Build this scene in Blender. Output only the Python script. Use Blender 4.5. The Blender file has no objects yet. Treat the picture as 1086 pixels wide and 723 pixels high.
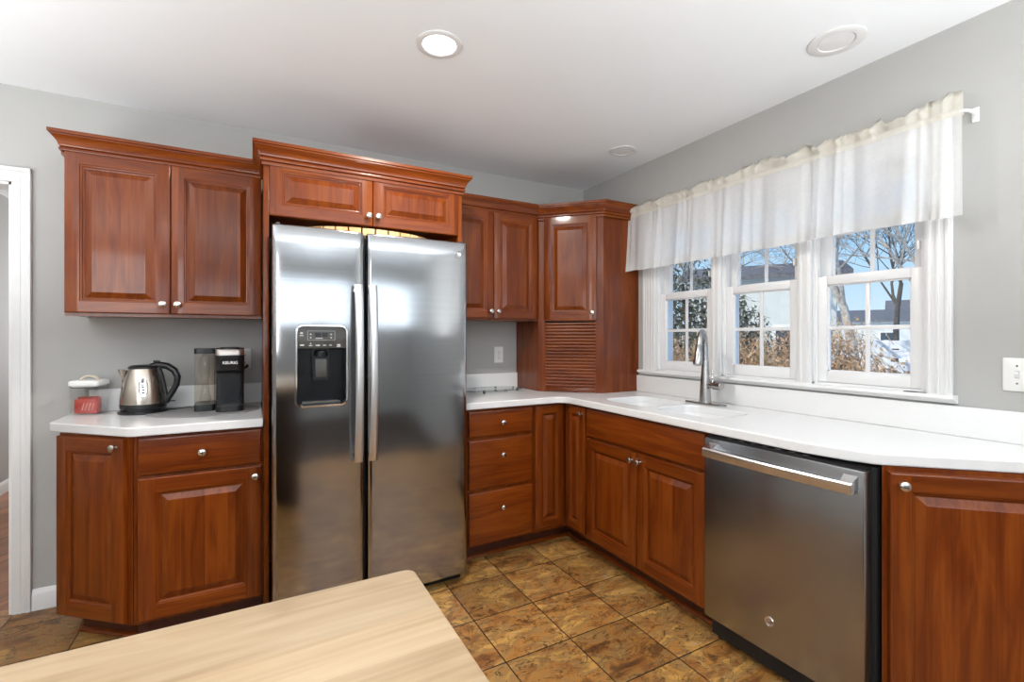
import bpy, bmesh, math, random
from mathutils import Vector, Matrix, noise
R = math.radians
PI = math.pi
SC = bpy.context.scene
COL = SC.collection
random.seed(7)

# ------------------------------------------------------------------ camera
cd = bpy.data.cameras.new('camera')
cam = bpy.data.objects.new('camera', cd)
COL.objects.link(cam)
cam.location = (-2.2908, -3.0147, 1.2782)
cam.rotation_euler = (R(90), 0, R(-28.597))
cd.sensor_width = 36.0
cd.lens = 500.0 / 1086.0 * 36.0
cd.shift_y = -0.0037
cd.clip_start = 0.02
cd.clip_end = 300
SC.camera = cam

# ------------------------------------------------------------------ exposure
vs = SC.view_settings
vs.view_transform = 'Standard'
vs.look = 'None'
vs.gamma = 1.0
vs.exposure = 0.0
vs.use_curve_mapping = False
SC.cycles.max_bounces = 16
SC.cycles.diffuse_bounces = 9
SC.cycles.transparent_max_bounces = 24

# ------------------------------------------------------------------ sky
wd = bpy.data.worlds.new('sky')
SC.world = wd
wd.use_nodes = True
nt = wd.node_tree
nt.nodes.clear()
wo = nt.nodes.new('ShaderNodeOutputWorld')
bg = nt.nodes.new('ShaderNodeBackground')
tc = nt.nodes.new('ShaderNodeTexCoord')
sx = nt.nodes.new('ShaderNodeSeparateXYZ')
cr = nt.nodes.new('ShaderNodeValToRGB')
nt.links.new(tc.outputs['Generated'], sx.inputs[0])
nt.links.new(sx.outputs['Z'], cr.inputs[0])
cr.color_ramp.elements[0].position = 0.0
cr.color_ramp.elements[0].color = (0.70, 0.86, 0.98, 1)
cr.color_ramp.elements[1].position = 0.55
cr.color_ramp.elements[1].color = (0.16, 0.38, 0.80, 1)
e = cr.color_ramp.elements.new(0.18)
e.color = (0.36, 0.63, 0.93, 1)
nt.links.new(cr.outputs[0], bg.inputs[0])
bg.inputs[1].default_value = 1.15
nt.links.new(bg.outputs[0], wo.inputs[0])

# ------------------------------------------------------------------ sun, daylight and fill lamps
def light(name, kind, loc, rot, energy, color=(1, 1, 1), sx=1.0, sy=1.0, shape='RECTANGLE', spread=180):
    l = bpy.data.lights.new(name, kind)
    l.energy = energy
    l.color = color
    if kind == 'AREA':
        l.shape = shape
        l.size = sx
        if shape in ('RECTANGLE', 'ELLIPSE'):
            l.size_y = sy
        l.spread = R(spread)
    o = bpy.data.objects.new(name, l)
    o.location = loc
    o.rotation_euler = rot
    COL.objects.link(o)
    return o

sun = light('sun', 'SUN', (0, 0, 20), (0, 0, 0), 4.4, (1.0, 0.93, 0.82))
sun.rotation_euler = Vector((0.78, -0.12, -0.60)).to_track_quat('-Z', 'Y').to_euler()
sun.data.angle = R(0.6)
# added fill lamps aimed at the ceiling to brighten it, all outside the frame
for bx, by, be in ((-4.05, -1.45, 44), (-4.2, -3.7, 50), (-0.62, -3.9, 40), (-1.75, -3.95, 72)):
    light('ceiling_fill', 'AREA', (bx, by, 1.30), (R(180), 0, 0), be, (0.93, 0.97, 1.0), 1.2 if be < 70 else 1.6, shape='DISK')
light('front_fill', 'AREA', (-3.75, -4.3, 1.65), (R(80), 0, R(-16)), 26, (0.96, 0.98, 1.0), 1.1, 1.1)  # added unseen fill lamp behind the camera, lightens the left counter
# daylight entering by the rear window behind the camera
light('daylight_rear_window', 'AREA', (-1.8, -6.44, 1.83), (R(90), 0, 0), 20, (0.88, 0.94, 1.0), 3.4, 0.66)
light('hall_fill', 'AREA', (-3.4, 3.9, 1.5), (R(-90), 0, 0), 40, (0.97, 0.98, 1.0), 1.0, 1.3)  # added lamp inside the hall to brighten it; the end wall is solid

# ------------------------------------------------------------------ materials
def newmat(name):
    m = bpy.data.materials.new(name)
    m.use_nodes = True
    n = m.node_tree.nodes
    return m, n, m.node_tree.links, n['Principled BSDF']

def N(n, t, **kw):
    x = n.new('ShaderNode' + t)
    for k, v in kw.items():
        if k.startswith('i_'):
            x.inputs[k[2:]].default_value = v
        else:
            setattr(x, k, v)
    return x

def ramp(n, stops):
    r = n.new('ShaderNodeValToRGB')
    els = r.color_ramp.elements
    els[0].position, els[0].color = stops[0][0], (*stops[0][1], 1)
    els[1].position, els[1].color = stops[-1][0], (*stops[-1][1], 1)
    for p, c in stops[1:-1]:
        q = els.new(p)
        q.color = (*c, 1)
    return r

def plain(name, col, rough=0.5, metal=0.0, var=0.04, scale=20, bump=0.0, coat=0.0, spec=0.5):
    m, n, l, b = newmat(name)
    b.inputs['Roughness'].default_value = rough
    b.inputs['Metallic'].default_value = metal
    b.inputs['Coat Weight'].default_value = coat
    b.inputs['Specular IOR Level'].default_value = spec
    t = N(n, 'TexCoord')
    nz = N(n, 'TexNoise', i_Scale=scale, i_Detail=4.0)
    l.new(t.outputs['Object'], nz.inputs['Vector'])
    lo = tuple(c * (1 - var) for c in col)
    hi = tuple(min(1, c * (1 + var)) for c in col)
    r = ramp(n, [(0.3, lo), (0.7, hi)])
    l.new(nz.outputs['Fac'], r.inputs[0])
    l.new(r.outputs[0], b.inputs['Base Color'])
    if bump:
        bp = N(n, 'Bump', i_Strength=bump, i_Distance=0.002)
        nz2 = N(n, 'TexNoise', i_Scale=scale * 8, i_Detail=3.0)
        l.new(t.outputs['Object'], nz2.inputs['Vector'])
        l.new(nz2.outputs['Fac'], bp.inputs['Height'])
        l.new(bp.outputs[0], b.inputs['Normal'])
    return m

def wood(name, axis, dark, mid, light_, rough=0.32, stave=0.085, coat=0.40, stavevar=0.10, sat=1.0, grain=1.0):
    """glued-up boards with grain running along the object's axis ('X' or 'Z')"""
    m, n, l, b = newmat(name)
    t = N(n, 'TexCoord')
    oi = N(n, 'ObjectInfo')
    add = N(n, 'VectorMath', operation='ADD')
    mul = N(n, 'VectorMath', operation='SCALE', i_Scale=37.0)
    cmb = N(n, 'CombineXYZ')
    for i in range(3):
        l.new(oi.outputs['Random'], cmb.inputs[i])
    l.new(cmb.outputs[0], mul.inputs[0])
    # stave index across the grain
    sp = N(n, 'SeparateXYZ')
    l.new(t.outputs['Object'], sp.inputs[0])
    acr = {'Z': 'X', 'X': 'Z', 'Y': 'Z', 'XT': 'Y'}[axis]
    d = N(n, 'MathNode') if False else n.new('ShaderNodeMath')
    d.operation = 'DIVIDE'
    d.inputs[1].default_value = stave
    l.new(sp.outputs[acr], d.inputs[0])
    ad = n.new('ShaderNodeMath')
    ad.operation = 'ADD'
    l.new(d.outputs[0], ad.inputs[0])
    l.new(oi.outputs['Random'], ad.inputs[1])
    fl = n.new('ShaderNodeMath')
    fl.operation = 'FLOOR'
    l.new(ad.outputs[0], fl.inputs[0])
    sm = n.new('ShaderNodeMath')
    sm.operation = 'ADD'
    l.new(fl.outputs[0], sm.inputs[0])
    mm = n.new('ShaderNodeMath')
    mm.operation = 'MULTIPLY'
    mm.inputs[1].default_value = 91.7
    l.new(oi.outputs['Random'], mm.inputs[0])
    l.new(mm.outputs[0], sm.inputs[1])
    wn = N(n, 'TexWhiteNoise', noise_dimensions='1D')
    l.new(sm.outputs[0], wn.inputs['W'])
    # grain
    l.new(t.outputs['Object'], add.inputs[0])
    l.new(mul.outputs[0], add.inputs[1])
    add2 = N(n, 'VectorMath', operation='ADD')
    sc2 = N(n, 'VectorMath', operation='SCALE', i_Scale=5.0)
    l.new(wn.outputs['Color'], sc2.inputs[0])
    l.new(add.outputs[0], add2.inputs[0])
    l.new(sc2.outputs[0], add2.inputs[1])
    mp = N(n, 'Mapping')
    mp.inputs['Scale'].default_value = {'Z': (9, 9, 1.0), 'X': (1.0, 9, 9), 'Y': (9, 1.0, 9), 'XT': (1.0, 9, 9)}[axis]
    l.new(add2.outputs[0], mp.inputs[0])
    nz = N(n, 'TexNoise', i_Scale=1.6, i_Detail=3.0, i_Distortion=1.1)
    l.new(mp.outputs[0], nz.inputs['Vector'])
    mp2 = N(n, 'Mapping')
    mp2.inputs['Scale'].default_value = {'Z': (120, 120, 3), 'X': (3, 120, 120), 'Y': (120, 3, 120), 'XT': (3, 120, 120)}[axis]
    l.new(add2.outputs[0], mp2.inputs[0])
    nf = N(n, 'TexNoise', i_Scale=1.0, i_Detail=3.0)
    l.new(mp2.outputs[0], nf.inputs['Vector'])
    # ring-like figure
    mr = n.new('ShaderNodeMath')
    mr.operation = 'MULTIPLY'
    mr.inputs[1].default_value = 5.0
    l.new(nz.outputs['Fac'], mr.inputs[0])
    fr = n.new('ShaderNodeMath')
    fr.operation = 'PINGPONG'
    fr.inputs[1].default_value = 1.0
    l.new(mr.outputs[0], fr.inputs[0])
    mx = N(n, 'Mix', data_type='FLOAT')
    mx.inputs[0].default_value = 0.62
    l.new(fr.outputs[0], mx.inputs[2])
    l.new(nf.outputs['Fac'], mx.inputs[3])
    r = ramp(n, [(0.20, tuple(mid[i] + (dark[i] - mid[i]) * grain for i in range(3))), (0.5, mid), (0.82, tuple(mid[i] + (light_[i] - mid[i]) * grain for i in range(3)))])
    l.new(mx.outputs[0], r.inputs[0])
    hs = N(n, 'HueSaturation')
    hs.inputs['Saturation'].default_value = sat
    mv = N(n, 'MapRange')
    mv.inputs['To Min'].default_value = 1.0 - stavevar
    mv.inputs['To Max'].default_value = 1.0 + stavevar
    l.new(wn.outputs['Value'], mv.inputs['Value'])
    l.new(mv.outputs[0], hs.inputs['Value'])
    l.new(r.outputs[0], hs.inputs['Color'])
    l.new(hs.outputs[0], b.inputs['Base Color'])
    b.inputs['Roughness'].default_value = rough
    b.inputs['Coat Weight'].default_value = coat
    b.inputs['Specular IOR Level'].default_value = 0.22
    b.inputs['Coat Roughness'].default_value = 0.085
    bp = N(n, 'Bump', i_Strength=0.05, i_Distance=0.0006)
    l.new(nf.outputs['Fac'], bp.inputs['Height'])
    l.new(bp.outputs[0], b.inputs['Normal'])
    return m

ANI = 0.0
def stainless(name, col, rough, wave=0.0, axis='X', streak=0.05):
    m, n, l, b = newmat(name)
    b.inputs['Metallic'].default_value = 1.0
    t = N(n, 'TexCoord')
    mp = N(n, 'Mapping')
    mp.inputs['Scale'].default_value = (1.5, 1.5, 300) if axis == 'X' else (60, 60, 0.5)
    l.new(t.outputs['Object'], mp.inputs[0])
    nz = N(n, 'TexNoise', i_Scale=1.0, i_Detail=2.0)
    l.new(mp.outputs[0], nz.inputs['Vector'])
    r = ramp(n, [(0.3, tuple(c * (1 - streak) for c in col)), (0.7, tuple(c * (1 + streak) for c in col))])
    l.new(nz.outputs['Fac'], r.inputs[0])
    l.new(r.outputs[0], b.inputs['Base Color'])
    mr = N(n, 'MapRange')
    mr.inputs['To Min'].default_value = rough * (0.95 if axis == 'X' else 0.99)
    mr.inputs['To Max'].default_value = rough * (1.05 if axis == 'X' else 1.01)
    l.new(nz.outputs['Fac'], mr.inputs['Value'])
    l.new(mr.outputs[0], b.inputs['Roughness'])
    b1 = N(n, 'Bump', i_Strength=0.01, i_Distance=0.0001)
    if axis == 'X':
        l.new(nz.outputs['Fac'], b1.inputs['Height'])
    if wave:
        mp2 = N(n, 'Mapping')
        mp2.inputs['Scale'].default_value = (3.2, 3.2, 1.6)
        l.new(t.outputs['Object'], mp2.inputs[0])
        n2 = N(n, 'TexNoise', i_Scale=1.0, i_Detail=1.0)
        l.new(mp2.outputs[0], n2.inputs['Vector'])
        b2 = N(n, 'Bump', i_Strength=1.0, i_Distance=wave)
        l.new(n2.outputs['Fac'], b2.inputs['Height'])
        l.new(b2.outputs[0], b1.inputs['Normal'])
    l.new(b1.outputs[0], b.inputs['Normal'])
    if wave:
        b.inputs['Anisotropic'].default_value = 0.8
        b.inputs['Anisotropic Rotation'].default_value = ANI
        tg = N(n, 'Tangent', direction_type='RADIAL', axis='Z')
        l.new(tg.outputs[0], b.inputs['Tangent'])
    return m

def clear(name, tint=(0.97, 0.98, 0.98), rough=0.02, k=1.0):
    m, n, l, b = newmat(name)
    out = n['Material Output']
    n.remove(b)
    tr = N(n, 'BsdfTransparent')
    tr.inputs[0].default_value = (*tint, 1)
    gl = N(n, 'BsdfGlossy')
    gl.inputs['Roughness'].default_value = rough
    fz = N(n, 'Fresnel', i_IOR=1.45)
    ml = n.new('ShaderNodeMath')
    ml.operation = 'MULTIPLY'
    ml.inputs[1].default_value = k
    l.new(fz.outputs[0], ml.inputs[0])
    ge = N(n, 'NewGeometry')
    inv = n.new('ShaderNodeMath')
    inv.operation = 'SUBTRACT'
    inv.inputs[0].default_value = 1.0
    l.new(ge.outputs['Backfacing'], inv.inputs[1])
    m0 = ml
    ml = n.new('ShaderNodeMath')
    ml.operation = 'MULTIPLY'
    l.new(m0.outputs[0], ml.inputs[0])
    l.new(inv.outputs[0], ml.inputs[1])
    mx = N(n, 'MixShader')
    l.new(ml.outputs[0], mx.inputs[0])
    l.new(tr.outputs[0], mx.inputs[1])
    l.new(gl.outputs[0], mx.inputs[2])
    l.new(mx.outputs[0], out.inputs[0])
    return m

def sheer(name, col, open_=0.3):
    m, n, l, b = newmat(name)
    out = n['Material Output']
    n.remove(b)
    t = N(n, 'TexCoord')
    nz = N(n, 'TexNoise', i_Scale=60.0, i_Detail=2.0)
    l.new(t.outputs['Object'], nz.inputs['Vector'])
    r = ramp(n, [(0.3, tuple(c * 0.95 for c in col)), (0.7, col)])
    l.new(nz.outputs['Fac'], r.inputs[0])
    df = N(n, 'BsdfDiffuse')
    tl = N(n, 'BsdfTranslucent')
    l.new(r.outputs[0], df.inputs[0])
    l.new(r.outputs[0], tl.inputs[0])
    m1 = N(n, 'MixShader')
    m1.inputs[0].default_value = 0.42
    l.new(df.outputs[0], m1.inputs[1])
    l.new(tl.outputs[0], m1.inputs[2])
    tr = N(n, 'BsdfTransparent')
    m2 = N(n, 'MixShader')
    m2.inputs[0].default_value = open_
    l.new(m1.outputs[0], m2.inputs[1])
    l.new(tr.outputs[0], m2.inputs[2])
    l.new(m2.outputs[0], out.inputs[0])
    return m

def emit(name, col, s):
    m, n, l, b = newmat(name)
    b.inputs['Base Color'].default_value = (*col, 1)
    b.inputs['Emission Color'].default_value = (*col, 1)
    b.inputs['Emission Strength'].default_value = s
    return m

def tile_mat():
    m, n, l, b = newmat('slate_look_tile')
    t = N(n, 'TexCoord')
    sp = N(n, 'SeparateXYZ')
    l.new(t.outputs['Object'], sp.inputs[0])
    def M(op, a, b_=None, c=None):
        x = n.new('ShaderNodeMath')
        x.operation = op
        for i, v in enumerate((a, b_, c)):
            if v is None:
                continue
            if isinstance(v, (int, float)):
                x.inputs[i].default_value = v
            else:
                l.new(v, x.inputs[i])
        return x.outputs[0]
    T = 0.3075
    u = M('DIVIDE', M('ADD', sp.outputs['X'], 1.1165 + 40 * T), T)
    v = M('DIVIDE', M('ADD', sp.outputs['Y'], 1.0680 + 40 * T), T)
    fu, fv = M('FLOOR', u), M('FLOOR', v)
    du = M('PINGPONG', u, 0.5)
    dv = M('PINGPONG', v, 0.5)
    dist = M('MINIMUM', du, dv)
    wob = N(n, 'TexNoise', i_Scale=25.0, i_Detail=2.0)
    l.new(t.outputs['Object'], wob.inputs['Vector'])
    dist = M('ADD', dist, M('MULTIPLY', M('SUBTRACT', wob.outputs['Fac'], 0.5), 0.006))
    cell = N(n, 'CombineXYZ')
    l.new(fu, cell.inputs[0])
    l.new(fv, cell.inputs[1])
    wn = N(n, 'TexWhiteNoise', noise_dimensions='3D')
    l.new(cell.outputs[0], wn.inputs['Vector'])
    sc = N(n, 'VectorMath', operation='SCALE', i_Scale=30.0)
    l.new(wn.outputs['Color'], sc.inputs[0])
    ad = N(n, 'VectorMath', operation='ADD')
    l.new(t.outputs['Object'], ad.inputs[0])
    l.new(sc.outputs[0], ad.inputs[1])
    # slate figure
    mp = N(n, 'Mapping')
    mp.inputs['Rotation'].default_value = (0, 0, R(22))
    mp.inputs['Scale'].default_value = (1.0, 1.9, 1.0)
    l.new(ad.outputs[0], mp.inputs[0])
    n1 = N(n, 'TexNoise', i_Scale=4.6, i_Detail=10.0, i_Roughness=0.66, i_Distortion=0.7)
    l.new(mp.outputs[0], n1.inputs['Vector'])
    r1 = ramp(n, [(0.30, (0.070, 0.034, 0.013)), (0.39, (0.165, 0.075, 0.022)), (0.46, (0.36, 0.160, 0.036)), (0.53, (0.265, 0.155, 0.056)), (0.60, (0.47, 0.245, 0.056)), (0.70, (0.39, 0.275, 0.135))])
    l.new(n1.outputs['Fac'], r1.inputs[0])
    n2 = N(n, 'TexNoise', i_Scale=6.0, i_Detail=9.0, i_Roughness=0.68, i_Distortion=0.9)
    l.new(mp.outputs[0], n2.inputs['Vector'])
    r2 = ramp(n, [(0.50, (0, 0, 0)), (0.60, (1, 1, 1))])
    l.new(n2.outputs['Fac'], r2.inputs[0])
    mxr = N(n, 'Mix', data_type='RGBA')
    mxr.inputs['B'].default_value = (0.16, 0.050, 0.014, 1)
    fm = M('MULTIPLY', r2.outputs[0], 0.55)
    l.new(fm, mxr.inputs[0])
    l.new(r1.outputs[0], mxr.inputs['A'])
    # cracks: dark veins
    n3 = N(n, 'TexNoise', i_Scale=7.0, i_Detail=6.0, i_Roughness=0.6, i_Distortion=1.0)
    l.new(mp.outputs[0], n3.inputs['Vector'])
    ab = M('ABSOLUTE', M('SUBTRACT', n3.outputs['Fac'], 0.5))
    vein = M('LESS_THAN', ab, 0.010)
    mxv = N(n, 'Mix', data_type='RGBA')
    mxv.inputs['B'].default_value = (0.06, 0.028, 0.010, 1)
    l.new(M('MULTIPLY', vein, 0.75), mxv.inputs[0])
    l.new(mxr.outputs['Result'], mxv.inputs['A'])
    hs = N(n, 'HueSaturation')
    mv = N(n, 'MapRange')
    mv.inputs['To Min'].default_value = 0.85
    mv.inputs['To Max'].default_value = 1.18
    l.new(wn.outputs['Value'], mv.inputs['Value'])
    l.new(mv.outputs[0], hs.inputs['Value'])
    l.new(mxv.outputs['Result'], hs.inputs['Color'])
    g = M('LESS_THAN', dist, 0.0085)
    mg = N(n, 'Mix', data_type='RGBA')
    mg.inputs['B'].default_value = (0.022, 0.012, 0.007, 1)
    l.new(g, mg.inputs[0])
    l.new(hs.outputs[0], mg.inputs['A'])
    l.new(mg.outputs['Result'], b.inputs['Base Color'])
    b.inputs['Roughness'].default_value = 0.42
    bp = N(n, 'Bump', i_Strength=0.35, i_Distance=0.004)
    hh = M('SUBTRACT', n1.outputs['Fac'], M('MULTIPLY', g, 0.5))
    l.new(hh, bp.inputs['Height'])
    l.new(bp.outputs[0], b.inputs['Normal'])
    return m

def plank_mat():
    m = wood('hall_hardwood', 'XT', (0.13, 0.042, 0.013), (0.27, 0.098, 0.032), (0.38, 0.150, 0.052), 0.3, 0.075, 0.2, 0.28)
    return m

MAT = {}
DK, MD, LT = (0.100, 0.0165, 0.0016), (0.156, 0.0300, 0.0024), (0.212, 0.0490, 0.0042)
MAT['wood_v'] = wood('cherry_upright_grain', 'Z', DK, MD, LT)
MAT['wood_h'] = wood('cherry_level_grain', 'X', DK, MD, LT, stave=0.4, stavevar=0.10)
MAT['wood_y'] = wood('cherry_trim_grain', 'X', DK, MD, LT, stave=0.5, stavevar=0.05)
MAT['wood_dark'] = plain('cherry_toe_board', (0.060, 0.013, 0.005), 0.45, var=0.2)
MAT['block'] = wood('maple_butcher_block', 'XT', (0.33, 0.225, 0.130), (0.43, 0.310, 0.190), (0.49, 0.370, 0.240), 0.42, 0.075, 0.05, 0.10, grain=0.9)
MAT['walnut'] = wood('dark_island_wood', 'Z', (0.030, 0.018, 0.012), (0.045, 0.028, 0.019), (0.062, 0.040, 0.028), 0.45, 0.12, 0.0, 0.1)
MAT['beech'] = wood('pale_slat_wood', 'Z', (0.50, 0.30, 0.12), (0.66, 0.43, 0.20), (0.75, 0.53, 0.28), 0.5, 0.3, 0.0, 0.1)
MAT['wall'] = plain('grey_wall_paint', (0.425, 0.420, 0.405), 0.75, var=0.012, scale=6, bump=0.05)
MAT['ceil'] = plain('white_ceiling_paint', (0.86, 0.885, 0.90), 0.85, var=0.008, scale=4)
MAT['trim'] = plain('white_gloss_trim', (0.75, 0.75, 0.745), 0.35, var=0.01)
MAT['vinyl'] = plain('white_window_vinyl', (0.77, 0.77, 0.77), 0.3, var=0.01)
MAT['counter'] = plain('white_solid_surface', (0.76, 0.76, 0.755), 0.22, var=0.015, scale=220, coat=0.15)
MAT['steel'] = stainless('brushed_steel_fridge', (0.40, 0.408, 0.42), 0.13, wave=0.006)
MAT['steel_dw'] = stainless('brushed_steel_dishwasher', (0.365, 0.368, 0.375), 0.27, axis='Z', streak=0.004)
MAT['handle'] = stainless('satin_steel_handle', (0.74, 0.74, 0.75), 0.34, axis='Z')
MAT['nickel'] = plain('satin_nickel', (0.58, 0.55, 0.51), 0.26, 1.0)
MAT['band'] = plain('satin_silver_band', (0.55, 0.50, 0.47), 0.42, 1.0)
MAT['chrome'] = plain('bright_chrome', (0.82, 0.82, 0.83), 0.10, 1.0)
MAT['faucet'] = plain('stainless_faucet', (0.42, 0.41, 0.40), 0.26, 1.0)
MAT['kettle'] = stainless('brushed_kettle_steel', (0.60, 0.53, 0.46), 0.24, axis='X')
MAT['black'] = plain('black_plastic', (0.012, 0.012, 0.013), 0.28, var=0.1)
MAT['blackm'] = plain('black_matte_plastic', (0.010, 0.010, 0.010), 0.6, var=0.1)
MAT['smoke'] = plain('smoky_plastic', (0.020, 0.023, 0.026), 0.18, var=0.1)
MAT['dgrey'] = plain('dark_grey_cabinet_steel', (0.045, 0.046, 0.048), 0.45, var=0.05)
MAT['panel'] = plain('dispenser_control_panel', (0.060, 0.060, 0.055), 0.35, var=0.05)
MAT['cavity'] = plain('dispenser_cavity', (0.008, 0.009, 0.011), 0.25, var=0.08, spec=0.3)
MAT['icon'] = plain('light_grey_print', (0.55, 0.55, 0.54), 0.5)
MAT['white_print'] = plain('white_print', (0.8, 0.8, 0.8), 0.5)
MAT['whitep'] = plain('white_plastic', (0.80, 0.80, 0.78), 0.35, var=0.01)
MAT['cream'] = plain('cream_plastic', (0.66, 0.58, 0.47), 0.4, var=0.03)
MAT['slot'] = plain('dark_slot', (0.03, 0.03, 0.03), 0.6)
MAT['mat'] = plain('grey_disc', (0.265, 0.262, 0.258), 0.6, var=0.03, scale=90)
MAT['glass'] = clear('window_glass')
MAT['acrylic'] = clear('clear_acrylic', (0.955, 0.955, 0.95), 0.06, 2.0)
MAT['tankp'] = clear('tinted_tank_plastic', (0.965, 0.945, 0.92), 0.05, 1.2)
MAT['trayg'] = clear('clear_tray_glass', (0.88, 0.90, 0.90), 0.05, 1.5)
MAT['sheer'] = sheer('sheer_curtain', (0.90, 0.90, 0.895), 0.25)
MAT['hem'] = sheer('sheer_curtain_hem', (0.74, 0.73, 0.71), 0.10)
MAT['header'] = sheer('gathered_curtain_heading', (0.86, 0.83, 0.755), 0.06)  # same cloth as the drape; its duller light is put into a cream colour
MAT['red'] = plain('red_wrapper', (0.42, 0.025, 0.02), 0.3, var=0.3, scale=60)
MAT['redw'] = plain('pale_red_wrapper', (0.62, 0.25, 0.19), 0.3, var=0.3, scale=60)
MAT['tile'] = tile_mat()
MAT['plank'] = plank_mat()
MAT['lamp_on'] = emit('lit_lamp_lens', (1.0, 0.985, 0.95), 3.0)
MAT['lamp_off'] = plain('frosted_lamp_lens', (0.78, 0.78, 0.775), 0.4)
MAT['grille'] = plain('white_speaker_grille', (0.72, 0.72, 0.715), 0.6)
MAT['snow'] = plain('snow', (0.82, 0.85, 0.92), 0.7, var=0.05, scale=0.8, bump=0.4)
MAT['bark'] = plain('pale_bark', (0.46, 0.41, 0.36), 0.85, var=0.35, scale=14, bump=0.5)
MAT['bark_dark'] = plain('dark_bark', (0.10, 0.085, 0.07), 0.9, var=0.35, scale=14, bump=0.5)
MAT['twig'] = plain('tan_twigs', (0.50, 0.33, 0.19), 0.85, var=0.45, scale=9)
MAT['needle'] = plain('evergreen_needles', (0.12, 0.12, 0.085), 0.8, var=0.55, scale=7)
MAT['siding'] = plain('pale_house_siding', (0.62, 0.64, 0.60), 0.7, var=0.06, scale=3)
MAT['roof'] = plain('dark_roof_shingle', (0.15, 0.15, 0.16), 0.9, var=0.3, scale=12)
MAT['fence'] = plain('white_fence', (0.70, 0.70, 0.70), 0.7, var=0.05)
MAT['hglass'] = plain('dark_house_glass', (0.05, 0.07, 0.09), 0.1)
MAT['screen'] = plain('black_screen_frame', (0.015, 0.015, 0.017), 0.5)

# ------------------------------------------------------------------ builders
def finish(name, me, mats, parent=None, loc=None, rotz=0.0, rot=None, angle=38, smooth=True):
    for m in mats:
        me.materials.append(MAT[m])
    if smooth:
        me.polygons.foreach_set('use_smooth', [True] * len(me.polygons))
        me.set_sharp_from_angle(angle=R(angle))
    o = bpy.data.objects.new(name, me)
    COL.objects.link(o)
    if parent is not None:
        o.parent = parent
    if loc is not None:
        o.location = loc
    if rot is not None:
        o.rotation_euler = rot
    elif rotz:
        o.rotation_euler = (0, 0, rotz)
    return o

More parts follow.
